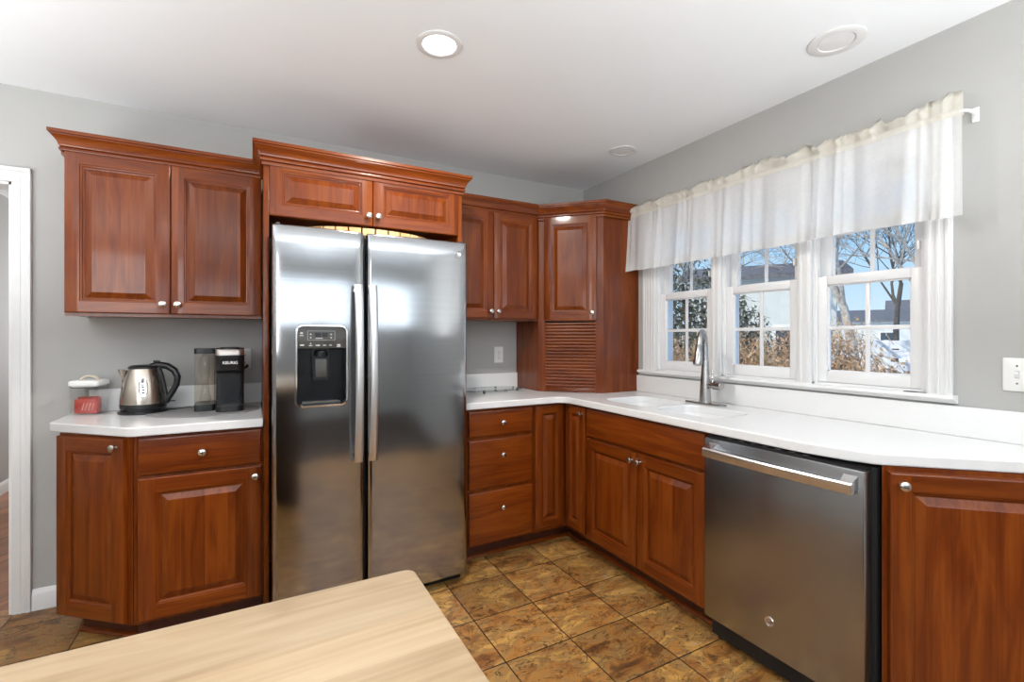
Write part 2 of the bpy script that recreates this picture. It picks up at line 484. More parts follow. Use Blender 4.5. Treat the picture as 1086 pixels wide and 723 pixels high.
class MB:
    def __init__(s):
        s.bm = bmesh.new()
    def box(s, x0, x1, y0, y1, z0, z1, bev=0.0, seg=2, mi=0, rotz=0.0, piv=(0, 0)):
        bm = s.bm
        x0, x1 = min(x0, x1), max(x0, x1)
        y0, y1 = min(y0, y1), max(y0, y1)
        z0, z1 = min(z0, z1), max(z0, z1)
        c = [(x0, y0, z0), (x1, y0, z0), (x1, y1, z0), (x0, y1, z0), (x0, y0, z1), (x1, y0, z1), (x1, y1, z1), (x0, y1, z1)]
        v = [bm.verts.new(p) for p in c]
        f = [bm.faces.new([v[i] for i in q]) for q in ((3, 2, 1, 0), (4, 5, 6, 7), (0, 1, 5, 4), (1, 2, 6, 5), (2, 3, 7, 6), (3, 0, 4, 7))]
        for q in f:
            q.material_index = mi
        if bev > 0:
            es = list({e for q in f for e in q.edges})
            r = bmesh.ops.bevel(bm, geom=es, offset=bev, segments=seg, profile=0.5, affect='EDGES', clamp_overlap=True)
            for q in r['faces']:
                q.material_index = mi
            v = list({w for q in r['faces'] for w in q.verts} | {w for w in v if w.is_valid})
        if rotz:
            M = Matrix.Rotation(rotz, 4, 'Z')
            for w in v:
                w.co = M @ (w.co - Vector((piv[0], piv[1], 0))) + Vector((piv[0], piv[1], 0))
        return s
    def prism(s, pts, z0, z1, mi=0, bev=0.0, cap=True):
        """upright prism over a counter-clockwise polygon"""
        bm = s.bm
        a = [bm.verts.new((p[0], p[1], z0)) for p in pts]
        b = [bm.verts.new((p[0], p[1], z1)) for p in pts]
        n = len(pts)
        fs = []
        for i in range(n):
            j = (i + 1) % n
            fs.append(bm.faces.new((a[i], a[j], b[j], b[i])))
        if cap:
            fs.append(bm.faces.new(list(reversed(a))))
            fs.append(bm.faces.new(b))
        for f in fs:
            f.material_index = mi
        if bev:
            es = list({e for q in fs for e in q.edges})
            r = bmesh.ops.bevel(bm, geom=es, offset=bev, segments=2, profile=0.5, affect='EDGES', clamp_overlap=True)
            for q in r['faces']:
                q.material_index = mi
        return s
    def loft(s, rings, closed=True, cap0=True, cap1=True, mi=0):
        """skin through rings (lists of equally many points)"""
        bm = s.bm
        V = [[bm.verts.new(p) for p in r] for r in rings]
        n = len(rings[0])
        for k in range(len(V) - 1):
            for i in range(n if closed else n - 1):
                j = (i + 1) % n
                f = bm.faces.new((V[k][i], V[k][j], V[k + 1][j], V[k + 1][i]))
                f.material_index = mi
        if cap0:
            f = bm.faces.new(list(reversed(V[0])))
            f.material_index = mi
        if cap1:
            f = bm.faces.new(V[-1])
            f.material_index = mi
        return s
    def lathe(s, prof, c=(0, 0, 0), seg=32, axis='Z', mi=0, cap0=True, cap1=True):
        rings = []
        for r, h in prof:
            ring = []
            for i in range(seg):
                a = 2 * PI * i / seg
                p = {'Z': (r * math.cos(a), r * math.sin(a), h),
                     'Y': (r * math.cos(a), -h, r * math.sin(a)),
                     'X': (h, r * math.cos(a), r * math.sin(a))}[axis]
                ring.append((c[0] + p[0], c[1] + p[1], c[2] + p[2]))
            rings.append(ring)
        return s.loft(rings, True, cap0, cap1, mi)
    def tube(s, pts, rad, seg=10, mi=0, flat=1.0):
        pts = [Vector(p) for p in pts]
        if not hasattr(rad, '__len__'):
            rad = [rad] * len(pts)
        rings = []
        up = Vector((0, 0, 1))
        t0 = (pts[1] - pts[0]).normalized()
        if abs(t0.dot(up)) > 0.95:
            up = Vector((0, 1, 0))
        nrm = t0.cross(up).normalized()
        for i, p in enumerate(pts):
            if i == 0:
                t = t0
            elif i == len(pts) - 1:
                t = (pts[i] - pts[i - 1]).normalized()
            else:
                t = ((pts[i + 1] - pts[i]).normalized() + (pts[i] - pts[i - 1]).normalized()).normalized()
            nrm = (nrm - t * nrm.dot(t)).normalized()
            bn = t.cross(nrm)
            rings.append([p + nrm * (rad[i] * math.cos(2 * PI * k / seg)) + bn * (rad[i] * flat * math.sin(2 * PI * k / seg)) for k in range(seg)])
        return s.loft(rings, True, True, True, mi)
    def done(s, name, mats, parent=None, loc=None, rotz=0.0, rot=None, angle=38, smooth=True, recalc=True):
        if recalc:
            bmesh.ops.recalc_face_normals(s.bm, faces=s.bm.faces)
        me = bpy.data.meshes.new(name)
        s.bm.to_mesh(me)
        s.bm.free()
        return finish(name, me, mats if isinstance(mats, (list, tuple)) else [mats], parent, loc, rotz, rot, angle, smooth)

def thing(name, label, cat, loc=(0, 0, 0), rotz=0.0, group=None):
    o = bpy.data.objects.new(name, None)
    o.empty_display_size = 0.05
    COL.objects.link(o)
    o.location = loc
    o.rotation_euler = (0, 0, rotz)
    return tag(o, label, cat, group)

def tag(o, label, cat, group=None, kind=None):
    o['label'] = label
    o['category'] = cat
    if group:
        o['group'] = group
    if kind:
        o['kind'] = kind
    return o

def struct(o):
    o['kind'] = 'structure'
    return o

def rrect(x0, x1, y0, y1, r, n=6):
    pts = []
    for cx, cy, a0 in ((x1 - r, y0 + r, -90), (x1 - r, y1 - r, 0), (x0 + r, y1 - r, 90), (x0 + r, y0 + r, 180)):
        for i in range(n + 1):
            a = R(a0 + 90 * i / n)
            pts.append((cx + r * math.cos(a), cy + r * math.sin(a)))
    return pts

def textobj(s, size, mat, parent, loc, rot, name='lettering', depth=0.0004, shear=0.0, bold=0.0):
    c = bpy.data.curves.new(name, 'FONT')
    c.body = s
    c.size = size
    c.align_x = 'CENTER'
    c.align_y = 'CENTER'
    c.extrude = depth
    c.shear = shear
    c.offset = bold
    tmp = bpy.data.objects.new(name + '_src', c)
    COL.objects.link(tmp)
    dg = bpy.context.evaluated_depsgraph_get()
    me = bpy.data.meshes.new_from_object(tmp.evaluated_get(dg))
    me.name = name
    bpy.data.objects.remove(tmp)
    me.materials.clear()
    return finish(name, me, [mat], parent, loc, 0, rot, smooth=False)

def sweep(mb, path, prof, mi=0, flip=1):
    """moulding: profile points (outwards, up) carried along a level polyline with mitred corners; outwards is to the right of travel"""
    P = [Vector((p[0], p[1])) for p in path]
    rings = []
    for i, p in enumerate(P):
        d0 = (P[i] - P[i - 1]).normalized() if i > 0 else None
        d1 = (P[i + 1] - P[i]).normalized() if i < len(P) - 1 else None
        n0 = Vector((d0.y, -d0.x)) if d0 else None
        n1 = Vector((d1.y, -d1.x)) if d1 else None
        if n0 is None:
            m = n1
        elif n1 is None:
            m = n0
        else:
            m = (n0 + n1) / (1 + n0.dot(n1))
        rings.append([(p.x + m.x * o * flip, p.y + m.y * o * flip, z) for o, z in prof])
    return mb.loft(rings, True, True, True, mi)

# knob: lathe towards -y
KNOB = [(0.0068, 0.0), (0.0068, 0.003), (0.0048, 0.006), (0.0048, 0.013), (0.0095, 0.017), (0.0145, 0.0205), (0.0155, 0.0235), (0.0145, 0.0268), (0.0105, 0.0293), (0.004, 0.0305)]
def knob(parent, x, y, z):
    return MB().lathe(KNOB, (0, 0, 0), 20, 'Y').done('knob', 'nickel', parent, (x, y, z))

def door(parent, w, h, loc, rotz=0.0, kn=None, st=0.056, name='door', t=0.020):
    """five-piece raised-panel door: local x 0..w, z 0..h, back at y=0, front at y=-t"""
    bm = MB()
    B = bm.bm
    loops = [(0.0, 0.0), (0.0, -t + 0.005), (0.0015, -t + 0.0018), (0.005, -t)]
    inner = [(st - 0.006, -t), (st - 0.004, -t + 0.003), (st + 0.001, -t + 0.0042), (st + 0.005, -t + 0.008), (st + 0.007, -t + 0.0085), (st + 0.007, -0.004)]
    def ring(i, y):
        return [B.verts.new(p) for p in ((i, y, i), (w - i, y, i), (w - i, y, h - i), (i, y, h - i))]
    rs = [ring(*q) for q in loops]
    ri = [ring(*q) for q in inner]
    def band(a, b):
        for k in range(4):
            f = B.faces.new((a[k], a[(k + 1) % 4], b[(k + 1) % 4], b[k]))
            f.material_index = 1 if k in (0, 2) else 0
    for a, b in zip(rs, rs[1:]):
        band(a, b)
    for a, b in zip(ri, ri[1:]):
        band(a, b)
    # front of stiles (full height) and rails
    o, q = 0.005, st - 0.006
    O, I = rs[-1], ri[0]
    tb = B.verts.new((q, -t, o)); tb2 = B.verts.new((w - q, -t, o))
    tt = B.verts.new((q, -t, h - o)); tt2 = B.verts.new((w - q, -t, h - o))
    def F(vs_, mi):
        f = B.faces.new(vs_)
        f.material_index = mi
    F((O[0], tb, I[0], I[3], tt, O[3]), 0)
    F((tb2, O[1], O[2], tt2, I[2], I[1]), 0)
    F((tb, tb2, I[1], I[0]), 1)
    F((I[3], I[2], tt2, tt), 1)
    F((rs[0][3], rs[0][2], rs[0][1], rs[0][0]), 0)
    d = bm.done(name, ['wood_v', 'wood_h'], parent, loc, rotz, angle=28, recalc=True)
    # raised centre panel
    p = MB()
    B = p.bm
    bw = min(0.029, (w - 2 * st) * 0.27)
    a0 = st + 0.0055
    L = [(a0, -0.0045), (a0, -t + 0.0105), (a0 + 0.005, -t + 0.0115), (a0 + 0.007, -t + 0.0105), (a0 + bw - 0.003, -t + 0.0030), (a0 + bw, -t + 0.0012), (a0 + bw + 0.001, -t + 0.0006)]
    prev = None
    for i, y in L:
        r_ = [B.verts.new(c) for c in ((i, y, i), (w - i, y, i), (w - i, y, h - i), (i, y, h - i))]
        if prev is None:
            B.faces.new(list(reversed(r_)))
        else:
            for k in range(4):
                B.faces.new((prev[k], prev[(k + 1) % 4], r_[(k + 1) % 4], r_[k]))
        prev = r_
    B.faces.new(prev)
    p.done('raised_panel', ['wood_v'], d, angle=12)
    if kn:
        knob(d, kn[0], -t, kn[1])
    return d

def drawer(parent, w, h, loc, rotz=0.0, kn=True, name='drawer', t=0.020, kz=None):
    B = MB()
    rings = []
    for i, y in ((0, 0), (0, -t + 0.007), (0.002, -t + 0.003), (0.006, -t + 0.0008), (0.010, -t)):
        rings.append([(i, y, i), (w - i, y, i), (w - i, y, h - i), (i, y, h - i)])
    B.loft(rings)
    d = B.done(name, ['wood_h'], parent, loc, rotz, angle=28)
    if kn:
        knob(d, w / 2, -t, kz if kz else h / 2)
    return d

# ================================================================== structure
H = 2.44
XL, YF = -5.2, -6.4          # left wall, wall behind the camera
DX0, DX1, DZ = -4.60, -3.268, 2.0   # doorway

m = MB()
m.box(DX1, 0.15, 0, 0.12, 0, H).box(XL - 0.12, DX0, 0, 0.12, 0, H).box(DX0, DX1, 0, 0.12, DZ, H)
struct(m.done('wall_back', 'wall'))
WY0, WY1, WZ0, WZ1 = -0.770, -2.182, 1.045, 2.015
m = MB()
m.box(0, 0.15, 0, WY0, 0, H).box(0, 0.15, WY1, YF, 0, H).box(0, 0.15, WY0, WY1, 0, WZ0).box(0, 0.15, WY0, WY1, WZ1, H)
struct(m.done('wall_right', 'wall'))
m = MB()
m.box(XL - 0.12, XL, 0, YF, 0, H)
struct(m.done('wall_left', 'wall'))
m = MB()
m.box(XL - 0.12, -3.55, YF - 0.12, YF, 0, H).box(-0.05, 0.15, YF - 0.12, YF, 0, H).box(-3.55, -0.05, YF - 0.12, YF, 0, 1.45).box(-3.55, -0.05, YF - 0.12, YF, 2.2, H)
struct(m.done('wall_front', 'wall'))
struct(MB().box(XL - 0.12, 0.15, YF - 0.12, 0.12, H, H + 0.1).done('ceiling', 'ceil'))
struct(MB().box(XL - 0.12, 0.15, -3.75, 0.06, -0.1, 0).done('floor', 'tile'))
struct(MB().box(XL - 0.12, 0.15, YF - 0.12, -3.75, -0.1, 0).done('floor_rear', 'walnut'))
# hall beyond the doorway
m = MB()
m.box(-4.22, -4.105, 1.3, 4.0, 0, H).box(XL - 0.12, -4.22, 1.3, 1.42, 0, H).box(XL - 0.12, XL, 0.12, 1.3, 0, H)
struct(m.done('wall_hall', 'wall'))
m = MB()
m.box(-2.6, -2.5, 0.12, 4.0, 0, H)
struct(m.done('wall_hall_side', 'wall'))
struct(MB().box(-4.22, -2.5, 4.0, 4.1, 0, H).done('wall_hall_end', 'wall'))
struct(MB().box(XL - 0.12, -2.5, 0.12, 4.1, H, H + 0.1).done('ceiling_hall', 'ceil'))
o = MB().box(-2.2, 2.2, -2.2, 2.2, -0.1, 0).done('floor_hall', 'plank', loc=(-3.0, 2.0, 0), rotz=0)
bm = bmesh.new()
bm.from_mesh(o.data)
bm.clear()
q = MB()
q.bm.free()
q.bm = bmesh.new()
q.prism([(-2.32, -1.94), (0.5, -1.94), (0.5, 2.1), (-1.22, 2.1), (-1.22, -0.7), (-2.32, -0.7)], -0.1, 0.0)
# lay the boards on the diagonal: turn the mesh under its own frame
for v in q.bm.verts:
    v.co = Matrix.Rotation(R(-52), 4, 'Z') @ v.co
q.bm.to_mesh(o.data)
q.bm.free()
bm.free()
o.rotation_euler = (0, 0, R(52))
struct(o)

BASE = [(0, 0), (0.014, 0), (0.014, 0.075), (0.011, 0.083), (0.006, 0.092), (0.004, 0.098), (0, 0.098)]
m = MB()
sweep(m, [(-3.205, -0.0), (-3.03, -0.0)], BASE)
struct(m.done('baseboard_back', 'trim'))
m = MB()
sweep(m, [(-4.105, 3.99), (-4.105, 1.3)], [(o_, z) for o_, z in BASE], flip=-1)
struct(m.done('baseboard_hall', 'trim'))
# door casing and jamb
m = MB()
for yy, s in ((0.0, 1), ):
    def cas(x0, x1, z0, z1):
        m.box(x0, x1, -0.014, 0.0, z0, z1, 0.003)
    cas(DX1 - 0.006, -3.209, 0, DZ - 0.006)
    cas(DX0 - 0.06, DX0 + 0.006, 0, DZ - 0.006)
    cas(DX0 - 0.06, -3.209, DZ - 0.006, 2.058)
    m.box(-3.226, -3.207, -0.020, 0.0, 0, 2.062, 0.003)
    m.box(DX0 - 0.062, -3.207, -0.0195, 0.0, 2.043, 2.062, 0.003)
    m.box(-3.247, -3.242, -0.016, 0.0, 0, 2.02, 0.001)
    m.box(DX0 - 0.04, -3.242, -0.016, 0.0, 2.016, 2.021, 0.001)
m.box(DX1 - 0.018, DX1, 0.0, 0.12, 0, DZ).box(DX0, DX0 + 0.018, 0, 0.12, 0, DZ).box(DX0, DX1, 0, 0.12, DZ - 0.018, DZ)
struct(m.done('trim_1', 'trim'))

# ------------------------------------------------------------------ windows over the sink
SX_L, SX_U = 0.018, 0.058       # planes of lower and upper sash (room side)
def sash(parent, name, ya, yb, z0, z1, x, gz0, gz1):
    """ya > yb; frame with one upright and one level bar"""
    st = 0.047
    m = MB()
    d = 0.032
    m.box(x, x + d, ya, ya - st, z0, z1, 0.003).box(x, x + d, yb + st, yb, z0, z1, 0.003)
    m.box(x, x + d, ya - st, yb + st, z0, gz0, 0.003).box(x, x + d, ya - st, yb + st, gz1, z1, 0.003)
    # glazing bead
    for (a, b, c, e_) in ((ya - st, ya - st - 0.006, gz0, gz1), (yb + st + 0.006, yb + st, gz0, gz1), (ya - st, yb + st, gz0, gz0 + 0.006), (ya - st, yb + st, gz1 - 0.006, gz1)):
        m.box(x + 0.010, x + 0.024, a, b, c, e_)
    s = m.done(name, 'vinyl', parent)
    yc = (ya + yb) / 2
    zc = (gz0 + gz1) / 2
    MB().box(x + 0.0125, x + 0.0215, yc + 0.009, yc - 0.009, gz0 + 0.003, gz1 - 0.003, 0.002).box(x + 0.012, x + 0.022, ya - st - 0.003, yb + st + 0.003, zc - 0.009, zc + 0.009, 0.002).done('muntin', 'vinyl', s)
    MB().box(x + 0.0155, x + 0.0185, ya - st - 0.002, yb + st + 0.002, gz0 + 0.002, gz1 - 0.002).done('pane', 'glass', s)
    return s

for k, (ya, yb) in enumerate(((-0.785, -1.195), (-1.271, -1.681), (-1.757, -2.167))):
    w = bpy.data.objects.new('window_%d' % (k + 1), None)
    COL.objects.link(w)
    w.location = (0, 0, 0)
    struct(w)
    m = MB()
    f = 0.013
    m.box(0.005, 0.14, ya + f, ya + 0.0005, 1.045, 2.012).box(0.005, 0.14, yb - 0.0005, yb - f, 1.045, 2.012)
    m.box(0.005, 0.14, ya + f, yb - f, 1.995, 2.012).box(0.005, 0.14, ya + f, yb - f, 1.047, 1.072)
    m.box(0.012, 0.017, ya + f, ya - 0.010, 1.072, 1.995)
    m.box(0.012, 0.017, yb + 0.010, yb - f, 1.072, 1.995)
    m.done('window_frame', 'vinyl', w)
    sash(w, 'lower_sash', ya, yb, 1.073, 1.557, SX_L, 1.123, 1.518)
    sash(w, 'upper_sash', ya, yb, 1.520, 1.994, SX_U, 1.560, 1.950)
    MB().box(0.112, 0.128, ya - 0.002, yb + 0.002, 1.072, 1.112).done('screen_frame', 'screen', w)
    MB().box(-0.004, 0.018, yb + 0.020, yb + 0.012, 1.625, 1.66, 0.002).done('tilt_latch', 'whitep', w)

def fluted(m, ya, yb, z0, z1):
    m.box(-0.016, 0.004, ya, yb, z0, z1, 0.003)
    n = max(2, int(abs(ya - yb) / 0.022))
    for i in range(n):
        c = ya + (yb - ya) * (i + 0.5) / n
        m.box(-0.020, -0.014, c + 0.0065, c - 0.0065, z0, z1 - 0.004, 0.002)
m = MB()
fluted(m, -0.665, -0.775, 1.06, 2.09)
fluted(m, -1.203, -1.263, 1.06, 2.02)
fluted(m, -1.689, -1.749, 1.06, 2.02)
fluted(m, -2.176, -2.258, 1.06, 2.09)
m.box(-0.018, 0.0, -0.665, -2.258, 2.008, 2.09, 0.003)
struct(m.done('trim_2', 'trim'))
m = MB()
prof = [(0.0, 1.032), (0.016, 1.032), (0.020, 1.040), (0.040, 1.044), (0.046, 1.050), (0.046, 1.056), (0.042, 1.062), (0.0, 1.062)]
sweep(m, [(0.0, -0.645), (0.0, -2.272)], prof)
m.box(0.0, 0.06, -0.77, -2.182, 1.0455, 1.0605)
struct(m.done('trim_3', 'trim'))

# far-wall and side-wall windows: plain frames (only seen as reflections)
m = MB()
for x in (-3.55, -2.4, -1.26, -0.11):
    m.box(x, x + 0.06, YF - 0.10, YF + 0.01, 1.45, 2.2)
m.box(-3.55, -0.05, YF - 0.10, YF + 0.01, 1.45, 1.51).box(-3.55, -0.05, YF - 0.10, YF + 0.01, 2.14, 2.2)
struct(m.done('window_4', 'trim'))

# ================================================================== cabinets
DF = 0.605          # door fronts of base units
CF = DF - 0.020     # face frame
CZ = 0.876          # underside of worktops
CROWN = [(-0.002, 2.060), (0.007, 2.060), (0.008, 2.063), (0.008, 2.073), (0.004, 2.076), (0.013, 2.079), (0.015, 2.085), (0.013, 2.091), (0.008, 2.094), (0.015, 2.098), (0.018, 2.110), (0.025, 2.124), (0.034, 2.134), (0.038, 2.137), (0.038, 2.142), (0.044, 2.145), (0.044, 2.158), (-0.002, 2.158)]

# --- wall cabinet left of the fridge
t = thing('wall_cabinet', 'two-door cherry wall cabinet hanging above the kettle and coffee maker', 'cabinet', (-3.012, 0, 1.375))
w = 0.750
MB().box(0, w, -0.305, 0, 0.0, 0.735).box(0.0, w, -0.306, -0.29, -0.004, 0.0).done('carcass', 'wood_v', t)
door(t, 0.371, 0.695, (0.003, -0.305, 0.010), 0, (0.371 - 0.026, 0.045))
door(t, 0.371, 0.695, (0.378, -0.305, 0.010), 0, (0.026, 0.045))
m = MB()
sweep(m, [(0.0, -0.005), (0.0, -0.312), (w - 0.001, -0.312)], [(a, b - 1.375) for a, b in CROWN], flip=1)
m.done('crown_molding', 'wood_y', t)

# --- cabinet over the fridge with tall side panels
t = thing('refrigerator_cabinet', 'cherry cabinet with two short doors built over and around the steel refrigerator', 'cabinet', (-2.257, 0, 0))
w = 0.968
MB().box(0.022, w - 0.022, -0.585, -0.002, 1.842, 2.10).done('carcass', 'wood_v', t)
MB().box(0, 0.022, -0.600, -0.002, 0, 2.10, 0.001).done('side_panel', 'wood_v', t)
MB().box(w - 0.022, w, -0.600, -0.002, 0, 2.10, 0.001).done('side_panel', 'wood_v', t)
door(t, 0.461, 0.262, (0.024, -0.585, 1.834), 0, (0.461 - 0.022, 0.048), st=0.058)
door(t, 0.461, 0.262, (0.487, -0.585, 1.834), 0, (0.022, 0.048), st=0.058)
m = MB()
sweep(m, [(0.0, -0.365), (0.0, -0.603), (w, -0.603), (w, -0.365)], CROWN)
m.done('crown_molding', 'wood_y', t)

# --- wall cabinet right of the fridge
t = thing('wall_cabinet', 'two-door cherry wall cabinet between refrigerator and corner cupboard', 'cabinet', (-1.286, 0, 1.390))
w = 0.672
MB().box(0, w, -0.305, 0, 0.0, 0.72).box(0.0, w, -0.306, -0.29, -0.004, 0.0).done('carcass', 'wood_v', t)
door(t, 0.326, 0.682, (0.004, -0.305, 0.008), 0, (0.326 - 0.024, 0.045), st=0.054)
door(t, 0.326, 0.682, (0.333, -0.305, 0.008), 0, (0.024, 0.045), st=0.054)
m = MB()
sweep(m, [(0.0, -0.312), (w - 0.012, -0.312)], [(a, b - 1.390) for a, b in CROWN])
m.done('crown_molding', 'wood_y', t)

# --- diagonal corner cupboard with roll-up garage, standing on the worktop
t = thing('corner_cupboard', 'diagonal cherry corner cupboard with a slatted roll-up door standing on the worktop', 'cabinet', (0, 0, 0.9145))
z = lambda a: a - 0.9145
a_, b_ = (-0.612, -0.305), (-0.305, -0.612)
m = MB()
m.prism([(-0.001, -0.021), (-0.022, -0.001), (-0.612, -0.001), a_, b_, (-0.001, -0.612)], z(1.383), z(2.10))
# garage: side panels, stiles and bottom rail around an opening
m.prism([(-0.612, -0.001), (-0.612, -0.305), (-0.594, -0.300), (-0.594, -0.001)], 0.0, z(1.383))
m.prism([(-0.305, -0.612), (-0.001, -0.612), (-0.001, -0.594), (-0.300, -0.594)], 0.0, z(1.383))
dv = Vector((b_[0] - a_[0], b_[1] - a_[1]))
L = dv.length
dv.normalize()
nv = Vector((-dv.y, dv.x))      # pointing back to the corner
def dpt(u, d):
    return (a_[0] + dv.x * u + nv.x * d, a_[1] + dv.y * u + nv.y * d)
for u0, u1 in ((0.0, 0.052), (L - 0.052, L)):
    m.prism([dpt(u0, 0), dpt(u1, 0), dpt(u1, 0.02), dpt(u0, 0.02)], 0.0, z(1.383))
m.done('carcass', 'wood_v', t)
drot = math.atan2(dv.y, dv.x)
m = MB()
n_s = 20
for i in range(n_s):
    z0 = 0.032 + i * 0.0216
    m.loft([[(0.053, 0.010, z0), (0.053, 0.004, z0 + 0.003), (0.053, 0.002, z0 + 0.0105), (0.053, 0.004, z0 + 0.018), (0.053, 0.010, z0 + 0.0208)],
            [(L - 0.053, 0.010, z0), (L - 0.053, 0.004, z0 + 0.003), (L - 0.053, 0.002, z0 + 0.0105), (L - 0.053, 0.004, z0 + 0.018), (L - 0.053, 0.010, z0 + 0.0208)]])
m.box(0.053, L - 0.053, 0.009, 0.013, 0.03, 0.46)
tam = m.done('tambour_door', 'wood_h', t, (a_[0], a_[1], 0), drot, angle=20)
m = MB()
m.box(0.053, L - 0.053, -0.001, 0.012, 0.002, 0.031, 0.002)
m.box(L / 2 - 0.045, L / 2 + 0.045, -0.006, 0.002, 0.004, 0.018, 0.003)
m.done('bottom_bar', 'wood_h', tam)
door(t, 0.350, 0.690, (a_[0] + dv.x * (L - 0.350) / 2, a_[1] + dv.y * (L - 0.350) / 2, z(1.388)), drot, (0.350 - 0.027, 0.050), st=0.058)
m = MB()
sweep(m, [(-0.617, -0.312), (-0.308, -0.621), (-0.004, -0.621)], [(a, z(b)) for a, b in CROWN])
m.done('crown_molding', 'wood_y', t)

QR = [(0.0, 0.0), (0.016, 0.0), (0.0155, 0.005), (0.013, 0.010), (0.009, 0.014), (0.004, 0.0165), (0.0, 0.017)]
def base_box(m, w, d=CF, z1=CZ - 0.001, kick=0.085):
    """base unit body: local x 0..w; front frame at y=-d; toe recess"""
    m.box(0, w, -d, -0.002, 0.10, z1)
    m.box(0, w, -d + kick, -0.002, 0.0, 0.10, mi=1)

# --- base cabinet left of the fridge: drawer over door
t = thing('base_cabinet', 'cherry base cabinet with one drawer over one door, left of the refrigerator', 'cabinet', (-2.726, 0, 0))
w = 0.466
m = MB()
base_box(m, w)
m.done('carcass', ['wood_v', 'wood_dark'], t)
drawer(t, 0.444, 0.153, (0.016, -CF, 0.712))
door(t, 0.444, 0.585, (0.016, -CF, 0.115), 0, (0.444 - 0.024, 0.585 - 0.042), st=0.066)
m = MB()
sweep(m, [(0.006, -CF + 0.085), (w, -CF + 0.085)], QR)
m.done('shoe_molding', 'wood_y', t)

# --- angled end cabinet at the far left
P0, P1 = Vector((-3.018, -0.338)), Vector((-2.730, -0.585))
ev = (P1 - P0)
EL = ev.length
ev.normalize()
erot = math.atan2(ev.y, ev.x)
en = Vector((-ev.y, ev.x))
t = thing('angled_base_cabinet', 'cherry base cabinet with one angled door at the far left end', 'cabinet', (P0.x, P0.y, 0))
loc2 = lambda p: (p[0] - P0.x, p[1] - P0.y)
m = MB()
f0, f1 = P0 + en * 0.0, P1 + en * 0.0
m.prism([loc2(p) for p in ((-3.018, -0.002), f0, f1, (-2.728, -0.585), (-2.728, -0.002))], 0.10, CZ - 0.001)
k0, k1 = P0 + en * 0.07 + ev * 0.03, P1 + en * 0.085 + ev * 0.0
m.prism([loc2(p) for p in ((-2.985, -0.002), k0, k1 - ev * 0.02, (-2.728, -0.500), (-2.728, -0.002))], 0.0, 0.10, mi=1)
m.done('carcass', ['wood_v', 'wood_dark'], t)
door(t, EL - 0.030, 0.750, (ev.x * 0.006, ev.y * 0.006, 0.113), erot, (EL - 0.030 - 0.030, 0.750 - 0.032), st=0.062)
m = MB()
q0 = k0 - ev * 0.0
sweep(m, [loc2((-2.985, -0.01)), loc2(q0), loc2(k1 - ev * 0.02), loc2((-2.728, -0.500))], QR)
m.done('shoe_molding', 'wood_y', t)

# --- drawer base right of the fridge
t = thing('drawer_cabinet', 'cherry base cabinet with three stacked drawers, right of the refrigerator', 'cabinet', (-1.284, 0, 0))
w = 0.456
m = MB()
base_box(m, w)
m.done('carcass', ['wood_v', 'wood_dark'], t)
for z0, z1 in ((0.718, 0.862), (0.424, 0.699), (0.114, 0.404)):
    drawer(t, 0.412, z1 - z0, (0.036, -CF, z0), kz=(z1 - z0) * (0.5 if z0 > 0.5 else 0.66))
m = MB()
sweep(m, [(0.0, -CF + 0.085), (w, -CF + 0.085)], QR)
m.done('shoe_molding', 'wood_y', t)

# --- inside-corner base with folding door pair
t = thing('corner_base_cabinet', 'cherry inside-corner base cabinet with a narrow folding pair of doors', 'cabinet', (-0.41, -0.41, 0))
X0 = 0.41
m = MB()
pl = [(-0.827, -0.002), (-0.827, -CF), (-CF, -CF), (-CF, -0.812), (-0.002, -0.812), (-0.002, -0.002)]
m.prism([(x + X0, y + X0) for x, y in pl], 0.10, CZ - 0.001)
kf = CF - 0.085
pl = [(-0.827, -0.002), (-0.827, -kf), (-kf, -kf), (-kf, -0.812), (-0.002, -0.812), (-0.002, -0.002)]
m.prism([(x + X0, y + X0) for x, y in pl], 0.0, 0.10, mi=1)
m.done('carcass', ['wood_v', 'wood_dark'], t)
door(t, 0.205, 0.738, (-0.815 + X0, -CF + X0, 0.125), 0, None, st=0.050)
door(t, 0.190, 0.738, (-CF + X0, -0.6115 + X0, 0.125), R(-90), (0.190 - 0.020, 0.738 - 0.035), st=0.050)
m = MB()
sweep(m, [(-0.827 + X0, -kf + X0), (-kf + X0, -kf + X0), (-kf + X0, -0.812 + X0)], QR)
m.done('shoe_molding', 'wood_y', t)

# --- sink base
t = thing('sink_cabinet', 'cherry sink base cabinet with plain false front above two doors', 'cabinet', (0, -0.813, 0), R(-90))
w = 0.836
m = MB()
m.box(0, w, -CF, -CF + 0.02, 0.10, CZ - 0.001).box(0, 0.018, -CF + 0.02, -0.002, 0.10, CZ - 0.001).box(w - 0.018, w, -CF + 0.02, -0.002, 0.10, CZ - 0.001)
m.box(0.018, w - 0.018, -CF + 0.02, -0.002, 0.10, 0.118)
m.box(0, w, -kf, -0.002, 0.0, 0.10, mi=1)
m.done('carcass', ['wood_v', 'wood_dark'], t)
drawer(t, 0.820, 0.157, (0.006, -CF, 0.708), 0, False, 'false_front')
door(t, 0.408, 0.578, (0.006, -CF, 0.117), 0, (0.408 - 0.026, 0.578 - 0.040), st=0.062)
door(t, 0.408, 0.578, (0.418, -CF, 0.117), 0, (0.026, 0.578 - 0.040), st=0.062)
m = MB()
sweep(m, [(0.0, -kf), (w, -kf)], QR)
m.done('shoe_molding', 'wood_y', t)

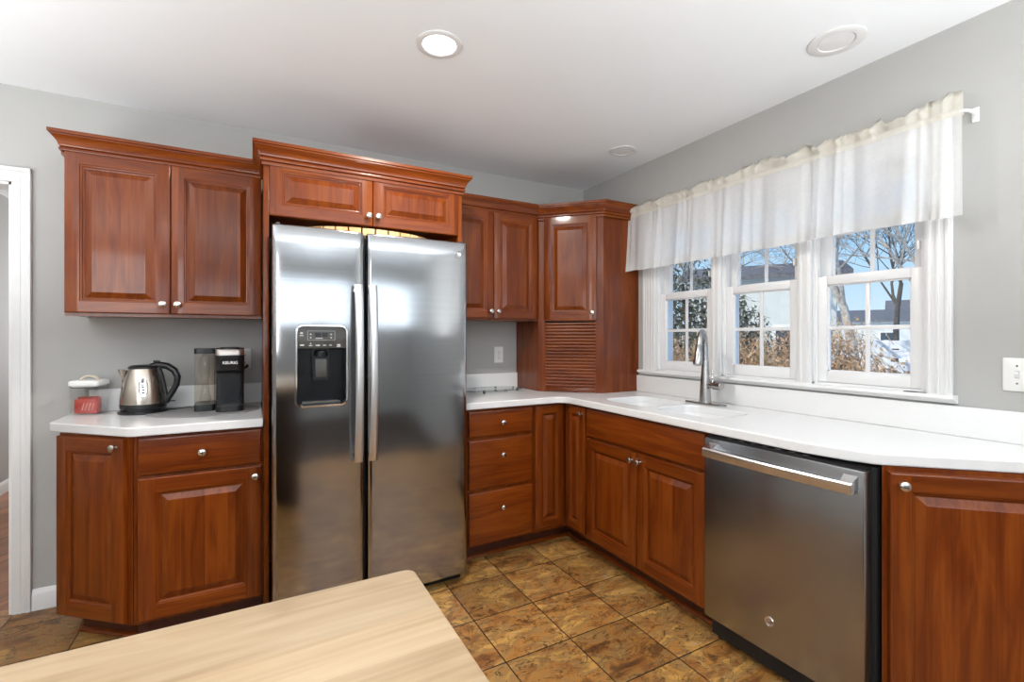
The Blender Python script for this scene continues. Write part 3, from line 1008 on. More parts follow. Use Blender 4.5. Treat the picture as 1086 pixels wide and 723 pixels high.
# --- angled end cabinet at the right
Q0, Q1 = Vector((-0.565, -2.272)), Vector((-0.020, -2.790))
gv = (Q1 - Q0)
GL = gv.length
gv.normalize()
grot = math.atan2(gv.y, gv.x)
gn = Vector((-gv.y, gv.x))
t = thing('angled_base_cabinet', 'tall-looking cherry base cabinet with angled door beside the dishwasher', 'cabinet', (Q0.x, Q0.y, 0))
t['label'] = 'cherry base cabinet with one wide angled door, right of the dishwasher'
l3 = lambda p: (p[0] - Q0.x, p[1] - Q0.y)
m = MB()
m.prism([l3(p) for p in (Q0, Q1, (-0.002, -2.79), (-0.002, -2.272))], 0.10, CZ - 0.001)
kk0, kk1 = Q0 + gn * 0.08, Q1 + gn * 0.08 - gv * 0.09
m.prism([l3(p) for p in (kk0, kk1, (-0.002, -2.73), (-0.002, -2.30))], 0.0, 0.10, mi=1)
m.done('carcass', ['wood_v', 'wood_dark'], t)
off = gn * 0.0
door(t, 0.60, 0.745, (gv.x * 0.014, gv.y * 0.014, 0.115), grot, (0.028, 0.745 - 0.034), st=0.060)

# ================================================================== worktops
def slab(name, outer, holes, z0, z1, mat, parent, bev=0.007, base=(0, 0, 0)):
    bm = bmesh.new()
    def loop(pts):
        vs_ = [bm.verts.new((p[0] - base[0], p[1] - base[1], z1 - base[2])) for p in pts]
        return [bm.edges.new((vs_[i], vs_[(i + 1) % len(vs_)])) for i in range(len(vs_))]
    es = loop(outer)
    for h in holes:
        es += loop(h)
    bmesh.ops.triangle_fill(bm, use_beauty=True, use_dissolve=False, edges=es)
    r = bmesh.ops.extrude_face_region(bm, geom=list(bm.faces))
    vs_ = [g for g in r['geom'] if isinstance(g, bmesh.types.BMVert)]
    bmesh.ops.translate(bm, verts=vs_, vec=(0, 0, z0 - z1))
    bmesh.ops.recalc_face_normals(bm, faces=bm.faces)
    me = bpy.data.meshes.new(name)
    bm.to_mesh(me)
    bm.free()
    o = finish(name, me, [mat], parent, angle=40)
    md = o.modifiers.new('edge', 'BEVEL')
    md.width = bev
    md.segments = 3
    md.limit_method = 'ANGLE'
    md.angle_limit = R(50)
    return o

def arc(c, r, a0, a1, n=6):
    return [(c[0] + r * math.cos(R(a0 + (a1 - a0) * i / n)), c[1] + r * math.sin(R(a0 + (a1 - a0) * i / n))) for i in range(n + 1)]

t = thing('countertop', 'short white countertop with clipped corner under the kettle and coffee maker', 'countertop', (-2.65, -0.3, CZ))
b0 = (-2.65, -0.3, CZ)
slab('worktop', [(-2.2585, -0.001), (-3.062, -0.001), (-3.062, -0.300), (-3.056, -0.316), (-2.752, -0.603), (-2.735, -0.617), (-2.712, -0.622), (-2.2585, -0.622)], [], CZ, 0.914, 'counter', t, base=b0)
MB().box(-3.0 + 2.65, -2.2585 + 2.65, -0.021 + 0.3, -0.001 + 0.3, 0.0385, 0.148, 0.003).done('backsplash', 'counter', t)

t = thing('countertop', 'long L-shaped white countertop with moulded-in double sink under the windows', 'countertop', (-0.4, -1.2, CZ))
b0 = (-0.4, -1.2, CZ)
NX = -0.622
outer = [(-1.282, -0.001), (-1.282, -0.622)] + arc((NX - 0.06, -0.682), 0.06, 90, 0) + [(NX, -2.02), (NX + 0.006, -2.09), (-0.600, -2.19), (-0.578, -2.252), (-0.562, -2.275), (-0.001, -2.806), (-0.001, -0.001)]
basins = [(-0.500, -0.185, -1.200, -0.832), (-0.500, -0.215, -1.600, -1.232)]
holes = [rrect(x0, x1, y0, y1, 0.07) for x0, x1, y0, y1 in basins]
slab('worktop', outer, holes, CZ, 0.914, 'counter', t, base=b0)
for x0, x1, y0, y1 in basins:
    m = MB()
    rings = []
    for ins, zz in ((-0.001, CZ + 0.002), (0.002, CZ - 0.02), (0.008, 0.765), (0.022, 0.745), (0.055, 0.735)):
        rings.append([(x + 0.4, y + 1.2, zz - CZ) for x, y in rrect(x0 + ins, x1 - ins, y0 + ins, y1 - ins, max(0.02, 0.07 - ins * 0.5))])
    m.loft(rings, True, False, True)
    for f in m.bm.faces:
        f.normal_flip()
    bs = m.done('sink_basin', 'counter', t, angle=60, recalc=False)
    cx, cy = (x0 + x1) / 2 + 0.4, (y0 + y1) / 2 + 1.2
    MB().lathe([(0.042, 0.0), (0.042, 0.003), (0.036, 0.004), (0.030, 0.001), (0.005, 0.0008)], (cx, cy, 0.7355 - CZ), 24).done('drain', 'chrome', bs)
MB().box(-1.282 + 0.4, -0.6135 + 0.4, -0.021 + 1.2, -0.001 + 1.2, 0.0385, 0.146, 0.003).done('backsplash', 'counter', t)
MB().box(-0.021 + 0.4, -0.001 + 0.4, -0.6135 + 1.2, -2.795 + 1.2, 0.0385, 0.1475, 0.003).done('backsplash', 'counter', t)

# ================================================================== refrigerator
t = thing('refrigerator', 'stainless side-by-side refrigerator with a water dispenser in its left door', 'refrigerator', (-1.770, -0.05, 0))
RX = lambda x: x + 1.770
RY = lambda y: y + 0.05
FX0, FXm, FX1 = -2.226, -1.8335, -1.3165
FZ0, FZ1 = 0.052, 1.768
MB().box(RX(-2.214), RX(-1.3285), RY(-0.675), RY(-0.06), 0.045, 1.752, 0.004).done('body', 'dgrey', t)
m = MB()
m.box(RX(-2.20), RX(-1.335), RY(-0.690), RY(-0.66), 0.008, 0.046, 0.002)
for i in range(9):
    m.box(RX(-2.17), RX(-1.37), RY(-0.693), RY(-0.688), 0.012 + i * 0.0036, 0.0138 + i * 0.0036)
m.done('toe_grille', 'blackm', t)
for x in (-2.18, -1.355):
    MB().lathe([(0.016, 0.0), (0.020, 0.004), (0.010, 0.008), (0.010, 0.045)], (RX(x), RY(-0.655), 0.0), 12).done('levelling_foot', 'handle', t)
    MB().lathe([(0.016, 0.0), (0.020, 0.004), (0.010, 0.008), (0.010, 0.045)], (RX(x), RY(-0.12), 0.0), 12).done('levelling_foot', 'handle', t)
for x in (-2.203, -1.342):
    m = MB()
    m.box(RX(x - 0.018), RX(x + 0.018), RY(-0.735), RY(-0.60), 1.7525, 1.757).lathe([(0.010, 0.0), (0.010, 0.020), (0.007, 0.023)], (RX(x), RY(-0.715), 1.757), 16)
    m.done('hinge_cover', 'dgrey', t)

def fridge_door(name, x0, x1, hole=None):
    """bowed steel door with rolled edges; optional rectangular recess"""
    yb, bow, ed = -0.683, 0.010, 0.022
    w = x1 - x0
    xs = [0, 0.0015, 0.004, 0.009, 0.015, 0.022] + [0.022 + (w - 0.044) * i / 16 for i in range(1, 16)] + [w - 0.022, w - 0.015, w - 0.009, w - 0.004, w - 0.0015, w]
    zs = [FZ0, FZ0 + 0.003, FZ0 + 0.008] + [FZ0 + 0.008 + (FZ1 - FZ0 - 0.016) * i / 24 for i in range(1, 24)] + [FZ1 - 0.008, FZ1 - 0.003, FZ1]
    if hole:
        xs = sorted(set([q for q in xs if min(abs(q + x0 - hole[0]), abs(q + x0 - hole[1])) > 0.006] + [hole[0] - x0, hole[1] - x0]))
        zs = sorted(set([q for q in zs if min(abs(q - hole[2]), abs(q - hole[3])) > 0.012] + [hole[2], hole[3]]))
    def yf(x, z):
        e_ = min(x, w - x)
        y = -0.742 - bow * (1 - (2 * x / w - 1) ** 2)
        if e_ < ed:
            y += 0.016 * (1 - math.sqrt(max(0, 1 - ((ed - e_) / ed) ** 2)))
        ez = min(z - FZ0, FZ1 - z)
        if ez < 0.008:
            y += 0.006 * (1 - math.sqrt(max(0, 1 - ((0.008 - ez) / 0.008) ** 2)))
        return y
    bm = bmesh.new()
    V = [[bm.verts.new((RX(x0 + x), RY(yf(x, z_)), z_)) for z_ in zs] for x in xs]
    for i in range(len(xs) - 1):
        for j in range(len(zs) - 1):
            if hole:
                cx, cz = x0 + (xs[i] + xs[i + 1]) / 2, (zs[j] + zs[j + 1]) / 2
                if hole[0] < cx < hole[1] and hole[2] < cz < hole[3]:
                    continue
            bm.faces.new((V[i][j], V[i + 1][j], V[i + 1][j + 1], V[i][j + 1]))
    be = [e_ for e_ in bm.edges if e_.is_boundary]
    r = bmesh.ops.extrude_edge_only(bm, edges=be)
    for g in r['geom']:
        if isinstance(g, bmesh.types.BMVert):
            g.co.y = RY(yb)
    bm.normal_update()
    # back sheet
    a = [bm.verts.new(p) for p in ((RX(x0), RY(yb), FZ0), (RX(x1), RY(yb), FZ0), (RX(x1), RY(yb), FZ1), (RX(x0), RY(yb), FZ1))]
    bm.faces.new((a[3], a[2], a[1], a[0]))
    lo = [v for v in bm.verts if v.is_valid and not v.link_faces]
    for v in lo:
        bm.verts.remove(v)
    bmesh.ops.recalc_face_normals(bm, faces=bm.faces)
    me = bpy.data.meshes.new(name)
    bm.to_mesh(me)
    bm.free()
    return finish(name, me, ['steel'], t, angle=50)

HX0, HX1, HZ0, HZ1 = -2.128, -1.925, 0.975, 1.326
dl = fridge_door('freezer_door', FX0, FXm - 0.008, (HX0, HX1, HZ0, HZ1))
dr = fridge_door('fresh_food_door', FXm + 0.008, FX1)
MB().box(RX(FXm - 0.006), RX(FXm + 0.006), RY(-0.690), RY(-0.676), FZ0, FZ1).done('door_gasket', 'blackm', t)
# handles
for d_, x0, x1 in ((dl, -1.893, -1.853), (dr, -1.828, -1.788)):
    m = MB()
    rings = []
    for i in range(25):
        u = i / 24
        zz = 0.705 + (1.520 - 0.705) * u
        yy = -0.775 - 0.034 * (1 - (2 * u - 1) ** 2) ** 0.7
        wv = 0.0025 * (1 - (2 * u - 1) ** 2)
        rings.append([(RX(px), RY(yy + py), zz) for px, py in ((x0 + wv, 0.0), (x0 + wv + 0.004, -0.007), (x0 + 0.012, -0.0105), (x1 - 0.012, -0.0105), (x1 - wv - 0.004, -0.007), (x1 - wv, 0.0), (x1 - wv - 0.004, 0.006), (x0 + wv + 0.004, 0.006))])
    m.loft(rings)
    hd = m.done('handle', 'handle', d_, angle=40)
    for zz in (0.722, 1.500):
        MB().box(RX((x0 + x1) / 2 - 0.011), RX((x0 + x1) / 2 + 0.011), RY(-0.782), RY(-0.744), zz - 0.013, zz + 0.013, 0.003).done('handle_mount', 'chrome', hd)
# dispenser
yf0 = -0.7525
m = MB()
oi = [(0.0, 0.0), (0.003, -0.006), (0.009, -0.007), (0.012, -0.002), (0.012, 0.012)]
rings = []
for ins, dy in [(-0.010 + a, b) for a, b in oi]:
    rings.append([(RX(x), RY(yf0 + dy), zz) for x, zz in rrect(HX0 + ins, HX1 - ins, HZ0 + ins, HZ1 - ins, 0.026 - ins * 0.6)])
m.loft(rings, True, False, False)
dp = m.done('dispenser', 'chrome', dl, angle=50)
m = MB()
zc = 1.228
m.box(RX(HX0 + 0.001), RX(HX1 - 0.001), RY(yf0 + 0.006), RY(yf0 + 0.035), zc, HZ1 - 0.001, 0.002)
m.done('control_panel', 'panel', dp)
m = MB()
for bx in ((HX0 + 0.001, HX0 + 0.004, zc, HZ0), (HX1 - 0.004, HX1 - 0.001, zc, HZ0)):
    m.box(RX(bx[0]), RX(bx[1]), RY(yf0 + 0.003), RY(-0.686), bx[3] + 0.001, bx[2])
m.box(RX(HX0 + 0.001), RX(HX1 - 0.001), RY(-0.690), RY(-0.6845), HZ0 + 0.001, zc)
m.box(RX(HX0 + 0.001), RX(HX1 - 0.001), RY(yf0 + 0.003), RY(-0.686), HZ0 + 0.001, HZ0 + 0.006)
m.done('cavity', 'cavity', dp)
m = MB()
xc = (HX0 + HX1) / 2 - 0.002
for i in range(9):
    m.box(RX(xc - 0.075), RX(xc + 0.075), RY(yf0 + 0.008 + i * 0.006), RY(yf0 + 0.0115 + i * 0.006), HZ0 + 0.006, HZ0 + 0.013)
m.box(RX(xc - 0.08), RX(xc + 0.08), RY(yf0 + 0.004), RY(yf0 + 0.008), HZ0 + 0.006, HZ0 + 0.016, 0.002)
m.done('drip_tray', 'panel', dp)
m = MB()
m.loft([[(RX(xc + a * s), RY(-0.700 + b), zz) for a, b in ((-1, 0.004), (-0.9, -0.018), (0.9, -0.018), (1, 0.004))] for zz, s in ((1.228, 0.036), (1.195, 0.040), (1.100, 0.036), (1.085, 0.034))])
m.box(RX(xc - 0.024), RX(xc + 0.024), RY(-0.728), RY(-0.712), 1.098, 1.180, 0.003, mi=1)
m.lathe([(0.030, 0.0), (0.030, 0.02), (0.022, 0.03)], (RX(xc), RY(-0.715), 1.192), 18, mi=2)
m.done('paddle', ['smoke', 'panel', 'cavity'], dp)
m = MB()
PZ = lambda a: HZ1 - a
PYc = RY(yf0 + 0.0055)
def flat(m, x0, x1, z0, z1, mi=0):
    m.box(RX(x0), RX(x1), PYc - 0.0006, PYc + 0.0008, z0, z1, mi=mi)
flat(m, xc - 0.028, xc - 0.002, PZ(0.046), PZ(0.028), 1)
flat(m, xc + 0.002, xc + 0.026, PZ(0.046), PZ(0.028), 1)
for a, b, c, d in ((xc - 0.058, xc + 0.057, 0.0205, 0.0195), (xc - 0.058, xc + 0.057, 0.0615, 0.0605), (xc - 0.058, xc - 0.057, 0.0615, 0.0195), (xc + 0.056, xc + 0.057, 0.0615, 0.0195)):
    flat(m, a, b, PZ(c), PZ(d))
for px, pz, w_, h_ in ((-0.082, 0.030, 0.010, 0.008), (-0.082, 0.041, 0.016, 0.003), (-0.045, 0.035, 0.006, 0.005), (-0.045, 0.050, 0.006, 0.005), (0.041, 0.035, 0.006, 0.005), (0.041, 0.050, 0.006, 0.005), (-0.010, 0.053, 0.030, 0.003),
                       (-0.080, 0.083, 0.016, 0.006), (-0.045, 0.076, 0.005, 0.005), (-0.045, 0.085, 0.014, 0.004), (-0.016, 0.084, 0.018, 0.005), (0.012, 0.084, 0.013, 0.004), (0.038, 0.084, 0.010, 0.004), (0.073, 0.083, 0.014, 0.006), (0.073, 0.090, 0.018, 0.003)):
    flat(m, xc + px - w_ / 2, xc + px + w_ / 2, PZ(pz + h_ / 2), PZ(pz - h_ / 2))
m.done('control_marks', ['icon', 'black'], dp)
# round emblem
def emblem(parent, loc, rot, r):
    e0 = MB().lathe([(r, 0.0), (r, 0.0015), (r * 0.94, 0.0025), (r * 0.86, 0.0015), (r * 0.1, 0.0015)], (0, 0, 0), 28, 'Y').done('emblem', 'chrome', parent, loc, 0, rot)
    textobj('GE', r * 1.25, 'dgrey', e0, (0, -0.0018, 0), (R(90), 0, 0), 'monogram', 0.0004, 0.25)
    return e0
emblem(dr, (RX(-1.372), RY(-0.7455), 1.705), None, 0.018)

# wooden slatted tray on top of the refrigerator
t2 = thing('slatted_tray', 'pale wooden slatted tray lying on top of the refrigerator', 'tray', (-1.765, -0.42, 1.7525))
m = MB()
rings = [[(x * s, y * s, zz) for x, y in [(0.34 * math.cos(2 * PI * i / 40), 0.20 * math.sin(2 * PI * i / 40)) for i in range(40)]] for zz, s in ((0.0, 0.97), (0.012, 0.97))]
m.loft(rings)
m.done('tray_base', 'beech', t2)
m = MB()
for i in range(34):
    a = 2 * PI * i / 34
    # step evenly along the ellipse
    x, y = 0.345 * math.cos(a), 0.205 * math.sin(a)
    tx, ty = -0.345 * math.sin(a), 0.205 * math.cos(a)
    ln = math.hypot(tx, ty)
    h = 0.5 * ln * 2 * PI / 34 * 0.88
    tx, ty = tx / ln, ty / ln
    nx, ny = ty, -tx
    c = [(x + tx * h * sa + nx * 0.008 * sb, y + ty * h * sa + ny * 0.008 * sb) for sa, sb in ((-1, -1), (1, -1), (1, 1), (-1, 1))]
    m.prism(c, 0.002, 0.062)
m.done('slat_rim', 'beech', t2)

# ================================================================== dishwasher
t = thing('dishwasher', 'stainless dishwasher with a bar handle between sink cabinet and end cabinet', 'dishwasher', (0, -1.652, 0), R(-90))
w = 0.612
m = MB()
m.box(0.003, w - 0.003, -0.575, -0.03, 0.02, 0.866)
m.box(0.003, w - 0.003, -0.53, -0.03, 0.0, 0.10)
m.done('tub_body', 'blackm', t)
m = MB()
m.box(0.006, 0.600, -0.628, -0.577, 0.112, 0.858, 0.004, 2)
dd = m.done('door', 'steel_dw', t)
MB().box(0.010, 0.596, -0.612, -0.578, 0.858, 0.8665).done('control_strip', 'black', dd)
for i in range(7):
    MB().box(0.10 + i * 0.05, 0.118 + i * 0.05, -0.606, -0.596, 0.8666, 0.8672).done('control_mark', 'icon', dd)
m = MB()
rings = []
for i in range(17):
    u = i / 16
    x = 0.028 + (0.582 - 0.028) * u
    bow = 0.010 * (1 - (2 * u - 1) ** 2)
    y = -0.658 - bow
    rings.append([(x, y + a, 0.806 + b) for a, b in ((0.010, -0.017), (-0.006, -0.019), (-0.010, -0.013), (-0.010, 0.012), (-0.006, 0.017), (0.010, 0.014))])
m.loft(rings)
hd = m.done('handle', 'handle', dd, angle=35)
for x0, x1, s in ((0.032, 0.066, 1), (0.544, 0.578, -1)):
    m = MB()
    m.loft([[(x0, -0.660, 0.794), (x1, -0.664, 0.794), (x1 + s * 0.0, -0.664, 0.818), (x0, -0.660, 0.818)],
            [(x0 - 0.002, -0.6275, 0.800), (x1 + 0.006, -0.6275, 0.800), (x1 + 0.006, -0.6275, 0.842), (x0 - 0.002, -0.6275, 0.842)]])
    m.done('handle_bracket', 'chrome', hd)
emblem(dd, (0.292, -0.628, 0.232), None, 0.018)
MB().box(0.02, 0.59, -0.560, -0.535, 0.012, 0.10).done('toe_panel', 'blackm', t)
for x in (0.03, 0.58):
    MB().lathe([(0.012, 0.0), (0.014, 0.004), (0.007, 0.008), (0.007, 0.02)], (x, -0.548, 0.0), 12).done('levelling_foot', 'handle', t)

# ================================================================== faucet
t = thing('kitchen_faucet', 'brushed steel pull-down faucet rising behind the sink', 'faucet', (-0.135, -1.262, 0.9145))
m = MB()
m.loft([[(y * 0 + x, yy, zz) for x, yy in rrect(-0.027 + i_, 0.027 - i_, -0.128 + i_, 0.128 - i_, 0.026 - i_)] for i_, zz in ((0.0, 0.0), (0.0, 0.005), (0.003, 0.008))] if False else
       [[(x, yy, zz) for x, yy in rrect(-0.027 + i_, 0.027 - i_, -0.128 + i_, 0.128 - i_, 0.026 - i_)] for i_, zz in ((0.0, 0.0), (0.0, 0.005), (0.003, 0.008))])
m.done('deck_plate', 'faucet', t)
m = MB()
m.lathe([(0.031, 0.008), (0.0305, 0.02), (0.027, 0.09), (0.023, 0.15), (0.019, 0.20), (0.016, 0.24)], (0, 0, 0), 24)
m.done('column', 'faucet', t)
sd = Vector((-0.90, -0.43, 0)).normalized()
pts = [Vector((0, 0, 0.23)), Vector((0, 0, 0.30)), Vector((0, 0, 0.335))]
rr = 0.058
for i in range(1, 13):
    a = PI * 0.93 * i / 12
    pts.append(sd * (rr - rr * math.cos(a)) + Vector((0, 0, 0.335 + rr * math.sin(a))))
end = pts[-1]
dirn = (pts[-1] - pts[-2]).normalized()
m = MB()
m.tube(pts + [end + dirn * 0.03], [0.016, 0.0145] + [0.0135] * (len(pts) - 1), 14)
sp = m.done('spout', 'faucet', t, angle=60)
m = MB()
m.tube([end + dirn * d for d in (0.028, 0.034, 0.07, 0.125, 0.135)], [0.0145, 0.0165, 0.0195, 0.0235, 0.021], 18)
m.done('spray_head', 'faucet', t, angle=50)
m = MB()
m.lathe([(0.016, 0.0), (0.016, 0.040)], (0, -0.018, 0.105), 20, 'Y')
m.lathe([(0.0205, 0.036), (0.0215, 0.040), (0.0215, 0.082), (0.018, 0.086)], (0, -0.018, 0.105), 24, 'Y')
hub = m.done('handle_hub', 'faucet', t)
m = MB()
m.tube([(0.0, -0.048, 0.120), (0.010, -0.040, 0.150), (0.022, -0.030, 0.185)], [0.006, 0.0045, 0.005], 10)
m.done('lever', 'faucet', t)

# ================================================================== small appliances
# thin oval disc, greyer than the worktop
o = MB()
o.loft([[(0.236 * s * math.cos(2 * PI * i / 56), 0.196 * s * math.sin(2 * PI * i / 56), zz) for i in range(56)] for s, zz in ((1, 0), (1, 0.0025), (0.992, 0.0035))])
tag(o.done('counter_disc', 'mat', loc=(-2.503, -0.252, 0.9145)), 'thin oval grey disc lying under the coffee maker', 'mat')

# --- canister
t = thing('food_canister', 'square clear canister with white lid holding red packets', 'canister', (-2.985, -0.068, 0.9145), R(-12))
m = MB()
W2 = 0.056
hz = 0.136
m.loft([[(x, y, zz) for x, y in rrect(-W2 + i_, W2 - i_, -W2 + i_, W2 - i_, 0.012)] for i_, zz in ((0.004, 0.0), (0.0, 0.006), (0.0, hz))], True, True, False)
m.loft([[(x, y, zz) for x, y in rrect(-W2 + 0.0025, W2 - 0.0025, -W2 + 0.0025, W2 - 0.0025, 0.010)] for zz in (0.004, hz)], True, True, False)
m.done('jar', 'acrylic', t)
m = MB()
m.loft([[(x, y, zz) for x, y in rrect(-W2 - i_, W2 + i_, -W2 - i_, W2 + i_, 0.014)] for i_, zz in ((-0.004, hz - 0.008), (-0.004, hz), (0.003, hz + 0.001), (0.004, hz + 0.016), (0.001, hz + 0.022), (-0.006, hz + 0.024))])
ld = m.done('lid', 'whitep', t)
MB().loft([[(x, y, zz) for x, y in rrect(-W2 + 0.003, W2 - 0.003, -W2 + 0.003, W2 - 0.003, 0.010)] for zz in (hz - 0.011, hz - 0.006)]).done('seal', 'dgrey', ld)
MB().tube([(0.034 * math.cos(a), 0.0, hz + 0.022 + 0.020 * math.sin(a)) for a in [PI * i / 12 for i in range(13)]], 0.0055, 10, flat=2.0).done('lid_handle', 'cream', ld)
for k, (x, y, rz, mt) in enumerate(((-0.012, 0.026, 0.08, 'red'), (0.004, 0.004, -0.06, 'red'), (-0.006, -0.020, 0.10, 'red'), (0.008, -0.036, -0.04, 'red'))):
    m = MB()
    hw, hh = 0.043, 0.074 - 0.004 * k
    rings = []
    for i in range(9):
        u = i / 8
        th = 0.0045 * math.sin(PI * min(1, max(0.0, u))) + 0.0006
        th *= 1.2
        rings.append([(-hw + 0.0, -0.0006, hh * u), (-hw * 0.6, -th, hh * u), (hw * 0.6, -th, hh * u), (hw, -0.0006, hh * u), (hw, 0.0006, hh * u), (hw * 0.6, th, hh * u), (-hw * 0.6, th, hh * u), (-hw, 0.0006, hh * u)])
    m.loft(rings)
    for i in range(4):
        xx = -0.022 + i * 0.013
        m.loft([[(xx, -0.0068, hh * 0.25), (xx + 0.005, -0.0068, hh * 0.25), (xx + 0.005, -0.004, hh * 0.25), (xx, -0.004, hh * 0.25)], [(xx + 0.008, -0.0068, hh * 0.78), (xx + 0.012, -0.0068, hh * 0.78), (xx + 0.012, -0.004, hh * 0.78), (xx + 0.008, -0.004, hh * 0.78)]], mi=1)
    c_, s_ = math.cos(R(-12)), math.sin(R(-12))
    wx, wy = -2.985 + x * c_ - y * s_, -0.068 + x * s_ + y * c_
    pk = m.done('snack_packet', [mt, 'redw'], loc=(wx, wy, 0.9190), rot=(R(4 - 3 * k), 0, R(-12) + rz))
    tag(pk, 'red foil packet standing inside the clear canister', 'packet', 'red packets in the canister')

# --- kettle
t = thing('electric_kettle', 'brushed steel electric kettle with black handle and base', 'kettle', (-2.765, -0.150, 0.9145), R(-10))
MB().lathe([(0.098, 0.0), (0.100, 0.004), (0.099, 0.012), (0.088, 0.016), (0.086, 0.020)], (0, 0, 0), 40).done('power_base', 'black', t)
m = MB()
m.lathe([(0.086, 0.021), (0.091, 0.024), (0.093, 0.040), (0.092, 0.046)], (0, 0, 0), 40)
m.done('bottom_ring', 'black', t)
bp_ = [(0.092, 0.046), (0.0915, 0.060), (0.090, 0.085), (0.086, 0.115), (0.080, 0.145), (0.072, 0.175), (0.064, 0.200), (0.060, 0.212)]
bd = MB().lathe(bp_, (0, 0, 0), 48).done('body', 'kettle', t, angle=60)
MB().lathe([(0.0605, 0.212), (0.062, 0.215), (0.060, 0.222), (0.045, 0.229), (0.015, 0.231)], (0, 0, 0), 40).done('lid', 'black', t, angle=50)
# spout
m = MB()
m.loft([[(-0.060, -0.026, 0.205), (-0.098, -0.013, 0.210), (-0.106, 0.0, 0.211), (-0.098, 0.013, 0.210), (-0.060, 0.026, 0.205)],
        [(-0.070, -0.022, 0.175), (-0.088, -0.011, 0.176), (-0.093, 0.0, 0.176), (-0.088, 0.011, 0.176), (-0.070, 0.022, 0.175)],
        [(-0.078, -0.010, 0.140), (-0.083, -0.005, 0.140), (-0.0845, 0.0, 0.140), (-0.083, 0.005, 0.140), (-0.078, 0.010, 0.140)]])
m.done('spout', 'kettle', bd, angle=60)
# gauge window on the camera side
m = MB()
ga = R(-72)
def gpt(u, v, off):
    zz = 0.128 + 0.052 * v
    # body radius at zz
    for (r0, h0), (r1, h1) in zip(bp_, bp_[1:]):
        if h0 <= zz <= h1:
            rad = r0 + (r1 - r0) * (zz - h0) / (h1 - h0)
            break
    a = ga + 0.21 * u * 0.085 / rad
    return ((rad + off) * math.cos(a), (rad + off) * math.sin(a), zz)
rings = []
for s, off in ((1.0, -0.001), (1.0, 0.003), (0.86, 0.0042), (0.80, 0.0028)):
    rings.append([gpt(s * math.cos(2 * PI * i / 28), s * math.sin(2 * PI * i / 28), off) for i in range(28)])
m.loft(rings, True, False, True)
gw = m.done('water_window', 'chrome', bd, angle=60)
m = MB()
for k in range(5):
    v0 = -0.55 + k * 0.24
    m.loft([[gpt(-0.22, v0, 0.0032), gpt(0.22, v0, 0.0032), gpt(0.22, v0 + 0.11, 0.0032), gpt(-0.22, v0 + 0.11, 0.0032)], [gpt(-0.22, v0, 0.0040), gpt(0.22, v0, 0.0040), gpt(0.22, v0 + 0.11, 0.0040), gpt(-0.22, v0 + 0.11, 0.0040)]])
m.done('gauge_mark', 'dgrey', gw)
# handle
m = MB()
hp = [(0.030, 0, 0.222), (0.062, 0, 0.229), (0.098, 0, 0.222), (0.127, 0, 0.200), (0.140, 0, 0.168), (0.136, 0, 0.132), (0.120, 0, 0.098), (0.101, 0, 0.066), (0.092, 0, 0.044)]
m.tube(hp, [0.014, 0.0165, 0.0165, 0.0155, 0.015, 0.014, 0.0135, 0.0135, 0.012], 14)
m.tube([(0.058, 0, 0.215), (0.073, 0, 0.172), (0.083, 0, 0.130), (0.090, 0, 0.085), (0.094, 0, 0.046)], [0.014, 0.012, 0.010, 0.010, 0.012], 12)
hh_ = m.done('handle', 'black', t, angle=60)
MB().box(0.040, 0.066, -0.008, 0.008, 0.240, 0.251, 0.003).done('lid_button', 'black', hh_)
MB().tube([(0.088, 0.02, 0.008), (0.115, 0.03, 0.006), (0.145, 0.07, 0.004), (0.16, 0.115, 0.004)], 0.003, 8).done('power_cord', 'black', t)
MB().box(0.096, 0.130, -0.006, 0.006, 0.048, 0.053, 0.001).done('switch', 'black', t)

# --- coffee maker
t = thing('coffee_maker', 'black single-cup coffee maker with clear side water tank on grey disc', 'coffee maker', (-2.400, -0.240, 0.9185), R(1))
hwid = 0.060
def plan(y0, y1, r=0.022, x0=-hwid, x1=hwid):
    return rrect(x0, x1, y0, y1, r)
m = MB()
m.loft([[(x, y, zz) for x, y in plan(-0.050, 0.140)] for zz in (0.0, 0.305)])
m.done('body', 'smoke', t, angle=50)
m = MB()
def head(y0, zz):
    return [(x, y, zz) for x, y in rrect(-hwid - 0.002, hwid + 0.002, y0, 0.142, 0.030)]
m.loft([head(-0.085, 0.185), head(-0.118, 0.196), head(-0.126, 0.206), head(-0.126, 0.272)])
hdn = m.done('brew_head', 'black', t, angle=45)
m = MB()
m.loft([head(-0.1265, 0.2725), head(-0.1265, 0.294), head(-0.122, 0.300)])
m.done('top_band', 'band', hdn, angle=45)
MB().loft([[(x, y, zz) for x, y in rrect(-0.042, 0.042, -0.105, 0.06, 0.03)] for zz in (0.3002, 0.311)]).done('lid_lever', 'black', hdn)
m = MB()
m.loft([[(x, y, zz) for x, y in rrect(-hwid, hwid, -0.125, -0.045, 0.034)] for zz in (0.0, 0.026)])
m.loft([[(x, y, zz) for x, y in rrect(-hwid + 0.006, hwid - 0.006, -0.119, -0.051, 0.030)] for zz in (0.0262, 0.030)], mi=1)
m.done('drip_tray', ['black', 'dgrey'], t, angle=45)
textobj('KEURIG', 0.0185, 'white_print', hdn, (0.002, -0.1266, 0.236), (R(90), 0, 0), 'lettering', 0.0004, 0.0, 0.0006)
MB().tube([(hwid - 0.005, -0.06, 0.205), (hwid + 0.012, -0.06, 0.21), (hwid + 0.016, -0.06, 0.222)], 0.006, 8).done('side_latch', 'black', hdn)
